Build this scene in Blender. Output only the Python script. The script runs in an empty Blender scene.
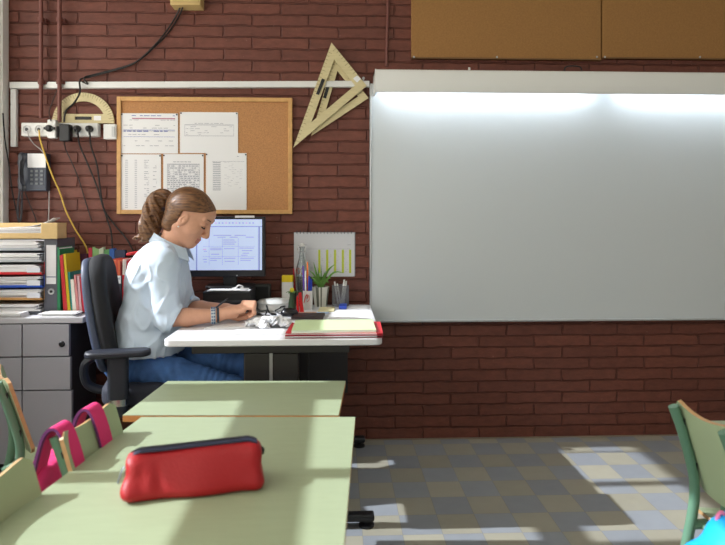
import bpy, math, random
import numpy as np
from mathutils import Vector, Matrix
random.seed(7); np.random.seed(7)
C = bpy.context.scene.collection
S = bpy.context.scene
PI = math.pi

# ------------------------------------------------------------------ camera model
FPX, CX, HY, CH = 610.0, 362.5, 217.0, 1.2
TH = math.atan(24.5 / FPX)
_c, _s = math.cos(TH), math.sin(TH)
def ray(px, py):
    a = (px - CX) / FPX
    return Vector((_s + _c * a, _c - _s * a, (HY - py) / FPX))
def PY(px, py, y):            # point of the vertical plane at depth y
    d = ray(px, py); return Vector((0, 0, CH)) + d * (y / d.y)
def PZ(px, py, z):            # point of the horizontal plane at height z
    d = ray(px, py); return Vector((0, 0, CH)) + d * ((z - CH) / d.z)
WY = 3.28                     # brick wall plane

# ------------------------------------------------------------------ materials
def lin(c):
    return tuple(((v/255)/12.92 if v/255 <= .04045 else ((v/255+.055)/1.055)**2.4) for v in c)
_M = {}
def mat(name, col, rough=.6, metal=0, var=0, vscale=30, bump=0, bscale=200, emit=0, trans=0, alpha=1, coat=0, stretch=None, spec=.5):
    if name in _M: return _M[name]
    m = bpy.data.materials.new(name); m.use_nodes = True
    nt = m.node_tree; b = nt.nodes['Principled BSDF']
    rgb = (*lin(col), 1)
    b.inputs['Base Color'].default_value = rgb
    b.inputs['Roughness'].default_value = rough
    b.inputs['Metallic'].default_value = metal
    b.inputs['Specular IOR Level'].default_value = spec
    if coat: b.inputs['Coat Weight'].default_value = coat
    if trans: b.inputs['Transmission Weight'].default_value = trans
    if alpha < 1: b.inputs['Alpha'].default_value = alpha
    if emit:
        b.inputs['Emission Color'].default_value = rgb; b.inputs['Emission Strength'].default_value = emit
    if var or bump:
        tc = nt.nodes.new('ShaderNodeTexCoord'); mp = nt.nodes.new('ShaderNodeMapping')
        nt.links.new(tc.outputs['Object'], mp.inputs['Vector'])
        if stretch: mp.inputs['Scale'].default_value = stretch
    if var:
        n = nt.nodes.new('ShaderNodeTexNoise'); n.inputs['Scale'].default_value = vscale; n.inputs['Detail'].default_value = 5
        nt.links.new(mp.outputs['Vector'], n.inputs['Vector'])
        r = nt.nodes.new('ShaderNodeMapRange'); r.inputs['From Min'].default_value = .3; r.inputs['From Max'].default_value = .7
        r.inputs['To Min'].default_value = 1 - var; r.inputs['To Max'].default_value = 1 + var
        nt.links.new(n.outputs['Fac'], r.inputs['Value'])
        mx = nt.nodes.new('ShaderNodeVectorMath'); mx.operation = 'MULTIPLY'
        mx.inputs[0].default_value = rgb[:3]
        nt.links.new(r.outputs['Result'], mx.inputs[1])
        nt.links.new(mx.outputs['Vector'], b.inputs['Base Color'])
    if bump:
        n2 = nt.nodes.new('ShaderNodeTexNoise'); n2.inputs['Scale'].default_value = bscale; n2.inputs['Detail'].default_value = 4
        nt.links.new(mp.outputs['Vector'], n2.inputs['Vector'])
        bp = nt.nodes.new('ShaderNodeBump'); bp.inputs['Strength'].default_value = bump; bp.inputs['Distance'].default_value = .01
        nt.links.new(n2.outputs['Fac'], bp.inputs['Height']); nt.links.new(bp.outputs['Normal'], b.inputs['Normal'])
    _M[name] = m
    return m

def brick_material():
    m = bpy.data.materials.new('painted_brick'); m.use_nodes = True
    nt = m.node_tree; b = nt.nodes['Principled BSDF']; L = nt.links
    tc = nt.nodes.new('ShaderNodeTexCoord'); sep = nt.nodes.new('ShaderNodeSeparateXYZ'); cmb = nt.nodes.new('ShaderNodeCombineXYZ')
    L.new(tc.outputs['Object'], sep.inputs[0])
    L.new(sep.outputs['X'], cmb.inputs['X']); L.new(sep.outputs['Z'], cmb.inputs['Y'])
    nz = nt.nodes.new('ShaderNodeTexNoise'); nz.inputs['Scale'].default_value = 9; nz.inputs['Detail'].default_value = 4
    L.new(cmb.outputs[0], nz.inputs['Vector'])
    sub = nt.nodes.new('ShaderNodeVectorMath'); sub.operation = 'SUBTRACT'; sub.inputs[1].default_value = (.5, .5, .5)
    L.new(nz.outputs['Color'], sub.inputs[0])
    sc = nt.nodes.new('ShaderNodeVectorMath'); sc.operation = 'MULTIPLY'; sc.inputs[1].default_value = (.03, .018, 0)
    L.new(sub.outputs[0], sc.inputs[0])
    ad = nt.nodes.new('ShaderNodeVectorMath'); L.new(cmb.outputs[0], ad.inputs[0]); L.new(sc.outputs[0], ad.inputs[1])
    br = nt.nodes.new('ShaderNodeTexBrick')
    br.inputs['Scale'].default_value = 1; br.inputs['Brick Width'].default_value = .305; br.inputs['Row Height'].default_value = .0617
    br.inputs['Mortar Size'].default_value = .006; br.inputs['Mortar Smooth'].default_value = .8
    br.inputs['Color1'].default_value = (*lin((116, 67, 55)), 1); br.inputs['Color2'].default_value = (*lin((103, 59, 49)), 1)
    br.inputs['Mortar'].default_value = (*lin((101, 58, 49)), 1); br.inputs['Bias'].default_value = 0
    L.new(ad.outputs[0], br.inputs['Vector'])
    n2 = nt.nodes.new('ShaderNodeTexNoise'); n2.inputs['Scale'].default_value = 38; n2.inputs['Detail'].default_value = 6; n2.inputs['Roughness'].default_value = .7
    mp = nt.nodes.new('ShaderNodeMapping'); mp.inputs['Scale'].default_value = (.45, 1, 1); L.new(cmb.outputs[0], mp.inputs['Vector']); L.new(mp.outputs[0], n2.inputs['Vector'])
    r = nt.nodes.new('ShaderNodeMapRange'); r.inputs['From Min'].default_value = .3; r.inputs['From Max'].default_value = .7; r.inputs['To Min'].default_value = .74; r.inputs['To Max'].default_value = 1.26
    L.new(n2.outputs['Fac'], r.inputs['Value'])
    mu = nt.nodes.new('ShaderNodeVectorMath'); mu.operation = 'MULTIPLY'; L.new(br.outputs['Color'], mu.inputs[0]); L.new(r.outputs[0], mu.inputs[1])
    # chipped pale specks
    n3 = nt.nodes.new('ShaderNodeTexNoise'); n3.inputs['Scale'].default_value = 60; n3.inputs['Detail'].default_value = 2; L.new(cmb.outputs[0], n3.inputs['Vector'])
    r3 = nt.nodes.new('ShaderNodeMapRange'); r3.inputs['From Min'].default_value = .73; r3.inputs['From Max'].default_value = .79; L.new(n3.outputs['Fac'], r3.inputs['Value'])
    mix = nt.nodes.new('ShaderNodeMix'); mix.data_type = 'RGBA'; L.new(r3.outputs[0], mix.inputs[0]); L.new(mu.outputs[0], mix.inputs[6])
    mix.inputs[7].default_value = (*lin((150, 110, 100)), 1)
    L.new(mix.outputs[2], b.inputs['Base Color'])
    inv = nt.nodes.new('ShaderNodeMath'); inv.operation = 'MULTIPLY_ADD'; inv.inputs[1].default_value = -1; inv.inputs[2].default_value = 1
    L.new(br.outputs['Fac'], inv.inputs[0])
    hs = nt.nodes.new('ShaderNodeMath'); hs.operation = 'MULTIPLY_ADD'; hs.inputs[1].default_value = .3
    L.new(n2.outputs['Fac'], hs.inputs[0]); L.new(inv.outputs[0], hs.inputs[2])
    bp = nt.nodes.new('ShaderNodeBump'); bp.inputs['Strength'].default_value = 1; bp.inputs['Distance'].default_value = .0095
    L.new(hs.outputs[0], bp.inputs['Height']); L.new(bp.outputs[0], b.inputs['Normal'])
    b.inputs['Roughness'].default_value = .5; b.inputs['Specular IOR Level'].default_value = .35
    return m

def floor_material(origin, T):
    m = bpy.data.materials.new('checkered_vinyl_tiles'); m.use_nodes = True
    nt = m.node_tree; b = nt.nodes['Principled BSDF']; L = nt.links
    tc = nt.nodes.new('ShaderNodeTexCoord'); mp = nt.nodes.new('ShaderNodeMapping')
    mp.inputs['Location'].default_value = (-origin.x / T, -origin.y / T, .5); mp.inputs['Scale'].default_value = (1/T, 1/T, 0)
    L.new(tc.outputs['Object'], mp.inputs['Vector'])
    ck = nt.nodes.new('ShaderNodeTexChecker'); ck.inputs['Scale'].default_value = 1
    ck.inputs['Color1'].default_value = (*lin((141, 145, 150)), 1); ck.inputs['Color2'].default_value = (*lin((160, 155, 138)), 1)
    L.new(mp.outputs[0], ck.inputs['Vector'])
    fl = nt.nodes.new('ShaderNodeVectorMath'); fl.operation = 'FLOOR'; L.new(mp.outputs[0], fl.inputs[0])
    wn = nt.nodes.new('ShaderNodeTexWhiteNoise'); L.new(fl.outputs[0], wn.inputs['Vector'])
    ns = nt.nodes.new('ShaderNodeTexNoise'); ns.inputs['Scale'].default_value = 14; ns.inputs['Detail'].default_value = 6; L.new(tc.outputs['Object'], ns.inputs['Vector'])
    sm = nt.nodes.new('ShaderNodeMath'); sm.operation = 'ADD'; L.new(wn.outputs['Value'], sm.inputs[0]); L.new(ns.outputs['Fac'], sm.inputs[1])
    r = nt.nodes.new('ShaderNodeMapRange'); r.inputs['From Max'].default_value = 1.6; r.inputs['To Min'].default_value = .84; r.inputs['To Max'].default_value = 1.1; L.new(sm.outputs[0], r.inputs['Value'])
    mu = nt.nodes.new('ShaderNodeVectorMath'); mu.operation = 'MULTIPLY'; L.new(ck.outputs['Color'], mu.inputs[0]); L.new(r.outputs[0], mu.inputs[1])
    # joints
    fr = nt.nodes.new('ShaderNodeVectorMath'); fr.operation = 'FRACTION'; L.new(mp.outputs[0], fr.inputs[0])
    sb = nt.nodes.new('ShaderNodeVectorMath'); sb.operation = 'SUBTRACT'; sb.inputs[1].default_value = (.5, .5, 0); L.new(fr.outputs[0], sb.inputs[0])
    ab = nt.nodes.new('ShaderNodeVectorMath'); ab.operation = 'ABSOLUTE'; L.new(sb.outputs[0], ab.inputs[0])
    sp = nt.nodes.new('ShaderNodeSeparateXYZ'); L.new(ab.outputs[0], sp.inputs[0])
    mxx = nt.nodes.new('ShaderNodeMath'); mxx.operation = 'MAXIMUM'; L.new(sp.outputs['X'], mxx.inputs[0]); L.new(sp.outputs['Y'], mxx.inputs[1])
    gr = nt.nodes.new('ShaderNodeMapRange'); gr.inputs['From Min'].default_value = .488; gr.inputs['From Max'].default_value = .5; gr.inputs['To Min'].default_value = 1; gr.inputs['To Max'].default_value = .72; L.new(mxx.outputs[0], gr.inputs['Value'])
    m2 = nt.nodes.new('ShaderNodeVectorMath'); m2.operation = 'MULTIPLY'; L.new(mu.outputs[0], m2.inputs[0]); L.new(gr.outputs[0], m2.inputs[1])
    L.new(m2.outputs[0], b.inputs['Base Color'])
    b.inputs['Roughness'].default_value = .38; b.inputs['Specular IOR Level'].default_value = .4
    return m

# ------------------------------------------------------------------ mesh builder
class MB:
    def __init__(s): s.v = []; s.f = []; s.m = []
    def add(s, vs, fs, mi=0, T=None):
        o = len(s.v)
        s.v += [tuple(T @ Vector(p)) if T is not None else tuple(p) for p in vs]
        s.f += [tuple(i + o for i in q) for q in fs]; s.m += [mi] * len(fs); return s
    def box(s, lo, hi, mi=0, T=None):
        x0, y0, z0 = lo; x1, y1, z1 = hi
        return s.add([(x0,y0,z0),(x1,y0,z0),(x1,y1,z0),(x0,y1,z0),(x0,y0,z1),(x1,y0,z1),(x1,y1,z1),(x0,y1,z1)],
                     [(0,3,2,1),(4,5,6,7),(0,1,5,4),(1,2,6,5),(2,3,7,6),(3,0,4,7)], mi, T)
    def quad(s, a, b, c, d, mi=0, T=None): return s.add([a, b, c, d], [(0,1,2,3)], mi, T)
    def prism(s, pts, z0, z1, mi=0, T=None):          # polygon in xy, extruded z
        n = len(pts)
        vs = [(p[0],p[1],z0) for p in pts] + [(p[0],p[1],z1) for p in pts]
        a = sum(pts[i][0]*pts[(i+1)%n][1]-pts[(i+1)%n][0]*pts[i][1] for i in range(n))
        fs = [tuple(reversed(range(n))), tuple(range(n,2*n))] + [(i,(i+1)%n,(i+1)%n+n,i+n) for i in range(n)]
        if a < 0: fs = [tuple(reversed(f)) for f in fs]
        return s.add(vs, fs, mi, T)
    def ringprism(s, out, inn, z0, z1, mi=0, T=None):  # polygon with hole, same count
        n = len(out)
        vs = [(p[0],p[1],z) for z in (z0,z1) for pl in (out,inn) for p in pl]
        fs = []
        for i in range(n):
            j = (i+1) % n
            fs += [(2*n+i,2*n+j,3*n+j,3*n+i),(j,i,n+i,n+j),(i,j,2*n+j,2*n+i),(n+j,n+i,3*n+i,3*n+j)]
        return s.add(vs, fs, mi, T)
    def lathe(s, prof, seg=24, mi=0, T=None, cap=True):
        n = len(prof); vs = []; fs = []
        for k in range(seg):
            a = 2*PI*k/seg
            vs += [(r*math.cos(a), r*math.sin(a), z) for r, z in prof]
        for k in range(seg):
            k2 = (k+1) % seg
            fs += [(k*n+i, k2*n+i, k2*n+i+1, k*n+i+1) for i in range(n-1)]
        if cap: fs += [tuple(k*n for k in reversed(range(seg))), tuple(k*n+n-1 for k in range(seg))]
        return s.add(vs, fs, mi, T)
    def cyl(s, a, b, r, seg=16, mi=0, r2=None):
        return s.tube([a, b], r, seg, mi, r_end=r2)
    def tube(s, pts, r, seg=8, mi=0, smooth=0, r_end=None, flat=1.0):
        pts = [Vector(p) for p in pts]
        if smooth: pts = catmull(pts, smooth)
        n = len(pts)
        ts = [(pts[min(i+1,n-1)] - pts[max(i-1,0)]).normalized() for i in range(n)]
        u = ts[0].orthogonal().normalized() if abs(ts[0].z) > .9 else Vector((0,0,1)).cross(ts[0]).normalized()
        vs = []
        for i in range(n):
            u = (u - ts[i]*u.dot(ts[i])).normalized(); w = ts[i].cross(u)
            rr = r if r_end is None else r + (r_end-r)*i/(n-1)
            if callable(r): rr = r(i/(n-1))
            vs += [tuple(pts[i] + u*(math.cos(2*PI*k/seg)*rr) + w*(math.sin(2*PI*k/seg)*rr*flat)) for k in range(seg)]
        fs = [(i*seg+k, i*seg+(k+1)%seg, (i+1)*seg+(k+1)%seg, (i+1)*seg+k) for i in range(n-1) for k in range(seg)]
        fs += [tuple(reversed(range(seg))), tuple((n-1)*seg+k for k in range(seg))]
        return s.add(vs, fs, mi)
    def sheet(s, fn, nu, nv, th, mi=0):               # thick sheet from fn(u,v)->(point, normal)
        vs = []; fs = []
        for sd in (0, 1):
            for i in range(nu+1):
                for j in range(nv+1):
                    p, n = fn(i/nu, j/nv); vs.append(tuple(Vector(p) + Vector(n)*(th*sd)))
        W = nv+1; N = (nu+1)*W
        for i in range(nu):
            for j in range(nv):
                q = (i*W+j, (i+1)*W+j, (i+1)*W+j+1, i*W+j+1)
                fs += [tuple(reversed(q)), tuple(k+N for k in q)]
        for i in range(nu):
            fs += [(i*W,(i+1)*W,(i+1)*W+N,i*W+N), ((i+1)*W+nv,i*W+nv,i*W+nv+N,(i+1)*W+nv+N)]
        for j in range(nv):
            fs += [(j+1,j,j+N,j+1+N), (nu*W+j,nu*W+j+1,nu*W+j+1+N,nu*W+j+N)]
        o = len(s.f); s.add(vs, fs, mi); return o, nu*nv*2
    def build(s, name, mats, parent=None, loc=None, rz=0, bevel=0, smooth=True, sub=0, angle=35):
        me = bpy.data.meshes.new(name); me.from_pydata(s.v, [], s.f); me.validate(); me.update()
        if not isinstance(mats, (list, tuple)): mats = [mats]
        for m in mats: me.materials.append(m)
        if len(me.polygons) == len(s.m): me.polygons.foreach_set('material_index', s.m)
        if smooth:
            me.polygons.foreach_set('use_smooth', [True]*len(me.polygons)); me.set_sharp_from_angle(angle=math.radians(angle))
        o = bpy.data.objects.new(name, me); C.objects.link(o)
        if loc is not None: o.location = loc
        o.rotation_euler.z = rz
        if parent is not None: o.parent = parent
        if bevel:
            b = o.modifiers.new('Bevel', 'BEVEL'); b.width = bevel; b.segments = 2; b.limit_method = 'ANGLE'; b.angle_limit = math.radians(40); b.harden_normals = False
        if sub:
            b = o.modifiers.new('Sub', 'SUBSURF'); b.levels = sub; b.render_levels = sub
        return o
def catmull(p, k):
    out = []; n = len(p)
    for i in range(n-1):
        a, b, c, d = p[max(i-1,0)], p[i], p[i+1], p[min(i+2,n-1)]
        for j in range(k):
            t = j/k
            out.append(.5*((2*b) + (c-a)*t + (2*a-5*b+4*c-d)*t*t + (3*b-a-3*c+d)*t**3))
    out.append(p[-1]); return out

def tag(o, label, cat, group=None):
    o['label'] = label; o['category'] = cat
    if group: o['group'] = group
    return o
def thing(name, label, cat, loc=(0,0,0), rz=0, group=None):
    o = bpy.data.objects.new(name, None); C.objects.link(o); o.empty_display_size = .05
    o.location = loc; o.rotation_euler.z = rz
    return tag(o, label, cat, group)
def struct(o): o['kind'] = 'structure'; return o
def dup(root, loc, rz, label=None):
    r = root.copy(); C.objects.link(r); r.location = loc; r.rotation_euler = (0, 0, rz)
    if label: r['label'] = label
    for ch in list(root.children):
        c = ch.copy(); C.objects.link(c); c.parent = r
        for g in list(ch.children):
            d = g.copy(); C.objects.link(d); d.parent = c
    return r

# ------------------------------------------------------------------ SDF modelling (organic shapes)
class SDF:
    def __init__(s, lo, hi, h):
        s.lo = np.array(lo, float); s.h = h
        s.n = np.ceil((np.array(hi) - s.lo) / h).astype(int) + 1
        s.ax = [np.float32(s.lo[i] + h*np.arange(s.n[i])) for i in range(3)]
        s.v = np.ones(s.n, np.float32)
    def op(s, fn, lo, hi, k=.01, sub=False, pad=None):
        pad = (k + 4*s.h) if pad is None else pad
        a = np.clip(np.floor((np.array(lo)-pad-s.lo)/s.h).astype(int), 0, s.n); b = np.clip(np.ceil((np.array(hi)+pad-s.lo)/s.h).astype(int)+1, 0, s.n)
        if (b <= a).any(): return
        X = s.ax[0][a[0]:b[0], None, None]; Y = s.ax[1][None, a[1]:b[1], None]; Z = s.ax[2][None, None, a[2]:b[2]]
        d = fn(X, Y, Z); cur = s.v[a[0]:b[0], a[1]:b[1], a[2]:b[2]]
        if sub:
            d = -d; h = np.clip(.5 - .5*(cur-d)/k, 0, 1) if k > 0 else (d > cur)*1.
            new = cur*(1-h) + d*h + k*h*(1-h)
        else:
            h = np.clip(.5 + .5*(cur-d)/k, 0, 1) if k > 0 else (d < cur)*1.
            new = cur*(1-h) + d*h - k*h*(1-h)
        s.v[a[0]:b[0], a[1]:b[1], a[2]:b[2]] = new
    def cap(s, a, b, ra, rb=None, k=.01, sub=False):
        rb = ra if rb is None else rb
        a = np.array(a, float); b = np.array(b, float); ba = b-a; L2 = max((ba**2).sum(), 1e-12)
        def fn(X, Y, Z):
            t = np.clip(((X-a[0])*ba[0]+(Y-a[1])*ba[1]+(Z-a[2])*ba[2])/L2, 0, 1)
            return np.sqrt((X-a[0]-t*ba[0])**2+(Y-a[1]-t*ba[1])**2+(Z-a[2]-t*ba[2])**2) - (ra+(rb-ra)*t)
        r = max(ra, rb); s.op(fn, np.minimum(a, b)-r, np.maximum(a, b)+r, k, sub)
    def chain(s, pts, rs, k=.01):
        for i in range(len(pts)-1): s.cap(pts[i], pts[i+1], rs[i], rs[i+1], k)
    def ell(s, c, r, R=None, k=.01, sub=False):       # R: 3x3, columns = local axes
        c = np.array(c, float); r = np.array(r, float); R = np.eye(3) if R is None else np.array(R)
        def fn(X, Y, Z):
            q = [((X-c[0])*R[0,i]+(Y-c[1])*R[1,i]+(Z-c[2])*R[2,i]) for i in range(3)]
            k0 = np.sqrt(sum((q[i]/r[i])**2 for i in range(3))); k1 = np.sqrt(sum((q[i]/r[i]**2)**2 for i in range(3)))+1e-9
            return k0*(k0-1)/k1
        e = np.abs(R) @ r; s.op(fn, c-e, c+e, k, sub)
    def zloft(s, zs, cx, cy, rx, ry, k=.01, p=2.0, sub=False):
        zs = np.array(zs, float)
        def fn(X, Y, Z):
            I = lambda a: np.interp(Z, zs, np.array(a, float))
            a, b, c, d = I(cx), I(cy), I(rx), I(ry)
            q = (np.abs((X-a)/c)**p + np.abs((Y-b)/d)**p)**(1/p)
            e = (q-1)*np.minimum(c, d)
            return np.maximum(e, np.maximum(zs[0]-Z, Z-zs[-1]))
        s.op(fn, (min(np.array(cx)-np.array(rx)), min(np.array(cy)-np.array(ry)), zs[0]), (max(np.array(cx)+np.array(rx)), max(np.array(cy)+np.array(ry)), zs[-1]), k, sub)
    def warp(s, fn):                                   # add a displacement near the surface
        X = s.ax[0][:, None, None]; Y = s.ax[1][None, :, None]; Z = s.ax[2][None, None, :]
        s.v = (s.v + fn(X, Y, Z)).astype(np.float32)
    def mesh(s):
        v = s.v; sg = v < 0
        nx, ny, nz = v.shape
        cnt = np.zeros((nx-1, ny-1, nz-1), np.int8)
        for i in (0, 1):
            for j in (0, 1):
                for k in (0, 1): cnt += sg[i:nx-1+i, j:ny-1+j, k:nz-1+k]
        act = (cnt > 0) & (cnt < 8); del cnt
        I = np.argwhere(act); idx = np.full(act.shape, -1, np.int32); idx[act] = np.arange(len(I))
        P = np.zeros((len(I), 3)); N = np.zeros(len(I))
        cor = {}
        for i in (0, 1):
            for j in (0, 1):
                for k in (0, 1): cor[i, j, k] = v[I[:,0]+i, I[:,1]+j, I[:,2]+k]
        for a in cor:
            for d in range(3):
                if a[d] == 0:
                    b = list(a); b[d] = 1; b = tuple(b)
                    va, vb = cor[a], cor[b]; mk = (va < 0) != (vb < 0)
                    t = np.where(mk, va/np.where(va-vb == 0, 1, va-vb), 0)
                    p = np.tile(np.array(a, float), (len(I), 1)); p[:, d] += t
                    P += p*mk[:, None]; N += mk
        P = (P/N[:, None] + I)*s.h + s.lo
        F = []
        for d in range(3):
            e, g = (d+1) % 3, (d+2) % 3
            sl0 = [slice(None)]*3; sl1 = [slice(None)]*3; sl0[d] = slice(0, v.shape[d]-1); sl1[d] = slice(1, v.shape[d])
            A = sg[tuple(sl0)]; B = sg[tuple(sl1)]
            E = np.argwhere(A != B); E = E[(E[:, e] > 0) & (E[:, g] > 0) & (E[:, e] < v.shape[e]-1) & (E[:, g] < v.shape[g]-1)]
            ins = A[E[:,0], E[:,1], E[:,2]]
            q = []
            for oe, og in ((1,1),(0,1),(0,0),(1,0)):
                w = E.copy(); w[:, e] -= oe; w[:, g] -= og; q.append(idx[w[:,0], w[:,1], w[:,2]])
            q = np.stack(q, 1); q[~ins] = q[~ins][:, ::-1]; F.append(q)
        return P, np.concatenate(F)
    def build(s, name, mats, parent=None, pick=None, relax=2):
        P, F = s.mesh()
        for _ in range(relax):                         # light Laplacian smoothing
            A = np.zeros_like(P); n = np.zeros(len(P))
            for i in range(4):
                j = (i+1) % 4
                np.add.at(A, F[:, i], P[F[:, j]]); np.add.at(n, F[:, i], 1)
            n[n == 0] = 1; P = P*.5 + .5*A/n[:, None]
        off = np.zeros(3)
        if parent is not None: off = np.array(parent.location)
        me = bpy.data.meshes.new(name)
        me.vertices.add(len(P)); me.vertices.foreach_set('co', (P-off).ravel().astype(np.float32))
        me.loops.add(4*len(F)); me.loops.foreach_set('vertex_index', F.ravel().astype(np.int32))
        me.polygons.add(len(F)); me.polygons.foreach_set('loop_start', np.arange(0, 4*len(F), 4, dtype=np.int32))
        if not isinstance(mats, (list, tuple)): mats = [mats]
        for m in mats: me.materials.append(m)
        if pick is not None: me.polygons.foreach_set('material_index', pick(P[F].mean(1)).astype(np.int32))
        me.polygons.foreach_set('use_smooth', np.ones(len(F), bool))
        me.update(calc_edges=True); me.validate()
        o = bpy.data.objects.new(name, me); C.objects.link(o)
        if parent is not None: o.parent = parent
        return o
SUN_E, SKY_E, CEIL_E, EXPO = 5.2, 3.6, 6.5, 0.2
def wpart(mb, name, mats, root, **kw):        # part modelled in room coordinates, handed to an unrotated root
    L = Vector(root.location)
    if root.parent is not None: L = L + Vector(root.parent.location)
    mb.v = [(p[0]-L.x, p[1]-L.y, p[2]-L.z) for p in mb.v]
    return mb.build(name, mats, root, **kw)
def single(mb, name, mats, label, cat, group=None, base=None, **kw):
    b = Vector(base) if base is not None else Vector((sum(p[0] for p in mb.v)/len(mb.v), sum(p[1] for p in mb.v)/len(mb.v), min(p[2] for p in mb.v)))
    mb.v = [(p[0]-b.x, p[1]-b.y, p[2]-b.z) for p in mb.v]
    return tag(mb.build(name, mats, None, b, **kw), label, cat, group)
def PW(px, py, off=0): return PY(px, py, WY-off)
def wbox(mb, x0, y0, x1, y1, d0, d1, mi=0):   # box on the wall: picture rectangle, from d0 to d1 in front of the bricks
    a = PW(x0, y1, d1); b = PW(x1, y0, d1)
    return mb.box((a.x, WY-d1, a.z), (b.x, WY-d0, b.z), mi)

# ---- shared materials
M_paper = mat('paper', (236, 236, 238), .8)
M_ink = mat('grey_print', (172, 174, 184), .8)
M_ink2 = mat('red_print', (190, 130, 150), .8)
M_white = mat('white_plastic', (226, 226, 224), .4)
M_black = mat('black_plastic', (22, 23, 27), .45)
M_dark = mat('dark_grey_plastic', (52, 54, 60), .5)
M_chrome = mat('chrome', (200, 200, 200), .2, 1)
M_wood = mat('beech_edge', (196, 140, 82), .5, var=.12, vscale=60)
M_brick = brick_material()

# ------------------------------------------------------------------ room shell
LX, RX, BY, CZ = -1.78, 4.6, -3.2, 3.0
org = PZ(476.9, 454.7, 0) + Vector((.152, 0, 0))
fl = MB().box((LX-.3, BY-.1, -.1), (RX+.1, WY+.1, 0)).build('floor', floor_material(org, .152), smooth=False); struct(fl)
struct(MB().box((LX-.3, WY, 0), (RX+.1, WY+.2, CZ)).build('wall_back', M_brick, smooth=False))
M_wallw = mat('white_wall_paint', (222, 220, 212), .8)
struct(MB().box((RX, BY, 0), (RX+.1, WY, CZ)).build('wall_right', M_wallw, smooth=False))
struct(MB().box((LX-.3, BY-.1, 0), (RX+.1, BY, CZ)).build('wall_rear', M_wallw, smooth=False))
struct(MB().box((LX-.3, BY-.1, CZ), (RX+.1, WY+.2, CZ+.1)).build('ceiling', mat('ceiling_paint', (228, 226, 220), .85), smooth=False))
OPEN = [(-2.9, -1.3, .95, 2.58), (-1.15, .55, .95, 2.58), (.75, 2.02, .95, 2.58), (2.205, 3.14, .95, 2.58)]
ys = sorted({BY, WY} | {o[i] for o in OPEN for i in (0, 1)}); zs = sorted({0, CZ} | {o[i] for o in OPEN for i in (2, 3)})
lw = MB(); WT = .05
for i in range(len(ys)-1):
    j = 0
    while j < len(zs)-1:
        solid = lambda q: not any(o[0] <= (ys[i]+ys[i+1])/2 <= o[1] and o[2] <= (zs[q]+zs[q+1])/2 <= o[3] for o in OPEN)
        if solid(j):
            k = j
            while k+1 < len(zs)-1 and solid(k+1): k += 1
            lw.box((LX-WT, ys[i], zs[j]), (LX, ys[i+1], zs[k+1])); j = k
        j += 1
struct(lw.build('wall_left', M_wallw, smooth=False))
M_frame = mat('white_window_frame', (244, 243, 240), .45)
M_glass = None
def window(n, y0, y1, z0, z1, mull=(), trans=()):
    b = MB(); w = .035; x0, x1 = LX-WT-.01, LX+.012
    b.box((x0, y0, z0), (x1, y0+w*.4, z1)); b.box((x0, y1-w*.4, z0), (x1, y1, z1)); b.box((x0, y0, z0), (x1, y1, z0+w*.4)); b.box((x0, y0, z1-w*.4), (x1, y1, z1))
    for a, c in mull: b.box((x0, a, z0), (x1, c, z1))
    for a, c in trans: b.box((x0, y0, a), (x1, y1, c))
    struct(b.build('window_%d' % n, M_frame, smooth=False))
window(1, -2.9, -1.3, .95, 2.58, [(-2.12, -2.07)], [(1.76, 1.88)])
window(2, -1.15, .55, .95, 2.58, [(-.33, -.28)], [(1.76, 1.88)])
window(3, .75, 2.02, .95, 2.58, [(1.40, 1.46)], [(1.76, 1.89)])
window(4, 2.205, 3.14, .95, 2.58, [(2.67, 2.72), (3.06, 3.075)], [(1.97, 2.06)])
struct(MB().box((LX, WY-.006, 0), (RX, WY, .005)).build('trim_2', mat('dusty_joint', (150, 138, 122), .9), smooth=False))
# white reveal board standing at the corner of the window wall
rv = MB(); a = PW(9, 226)
rv.box((LX, WY-.06, 0), (a.x, WY, CZ)); struct(rv.build('trim_1', M_frame, bevel=.003))

# ------------------------------------------------------------------ whiteboard with lamp housing
tl = PW(369.9, 92, .05); br = PW(371.5, 322.5, .05)
bx0, bx1, bz0, bz1 = tl.x, tl.x+2.62, br.z, tl.z
M_board = mat('whiteboard_enamel', (206, 212, 216), .34, coat=.25)
M_alu = mat('pale_aluminium', (190, 193, 196), .4, .4)
wb = thing('whiteboard', 'long white enamel whiteboard on the maroon brick wall under the lamp hood', 'whiteboard', ((bx0+bx1)/2, WY-.025, bz0))
wpart(MB().box((bx0+.008, WY-.05, bz0+.01), (bx1-.008, WY-.01, bz1+.04)), 'writing_surface', M_board, wb)
f = MB(); f.box((bx0, WY-.056, bz0), (bx0+.01, WY-.004, bz1+.045)).box((bx1-.01, WY-.056, bz0), (bx1, WY-.004, bz1+.045)).box((bx0, WY-.056, bz0), (bx1, WY-.004, bz0+.012)).box((bx0, WY-.056, bz1+.035), (bx1, WY-.004, bz1+.045))
wpart(f, 'frame', M_alu, wb, bevel=.003)
HD = .17
h0 = PY(375, 92, WY-HD); h1 = PY(375, 70, WY-HD)
hz0, hz1, hx0 = h0.z, h1.z+.006, h0.x
hl = thing('lamp_housing', 'long white lamp hood fixed above the whiteboard', 'lamp', ((hx0+bx1)/2, WY-HD/2, hz0))
prof = [(0, hz1), (-HD+.010, hz1), (-HD+.003, hz1-.004), (-HD, hz1-.012), (-HD, hz0+.012), (-HD+.006, hz0), (-HD+.012, hz0+.012), (-HD+.014, hz1-.03), (-HD+.03, hz1-.016), (0, hz1-.016)]
hb = MB(); n = len(prof); vs = [(x, WY-.001+p[0]+.0, p[1]) for x in (hx0, bx1+.02) for p in prof]
hb.add(vs, [tuple(range(n)), tuple(reversed(range(n, 2*n)))] + [((i+1)%n, i, i+n, (i+1)%n+n) for i in range(n)])
hb.box((hx0, WY-HD, hz0+.004), (hx0+.006, WY-.002, hz1)); hb.box((bx1+.014, WY-HD, hz0+.004), (bx1+.02, WY-.002, hz1))
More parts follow.
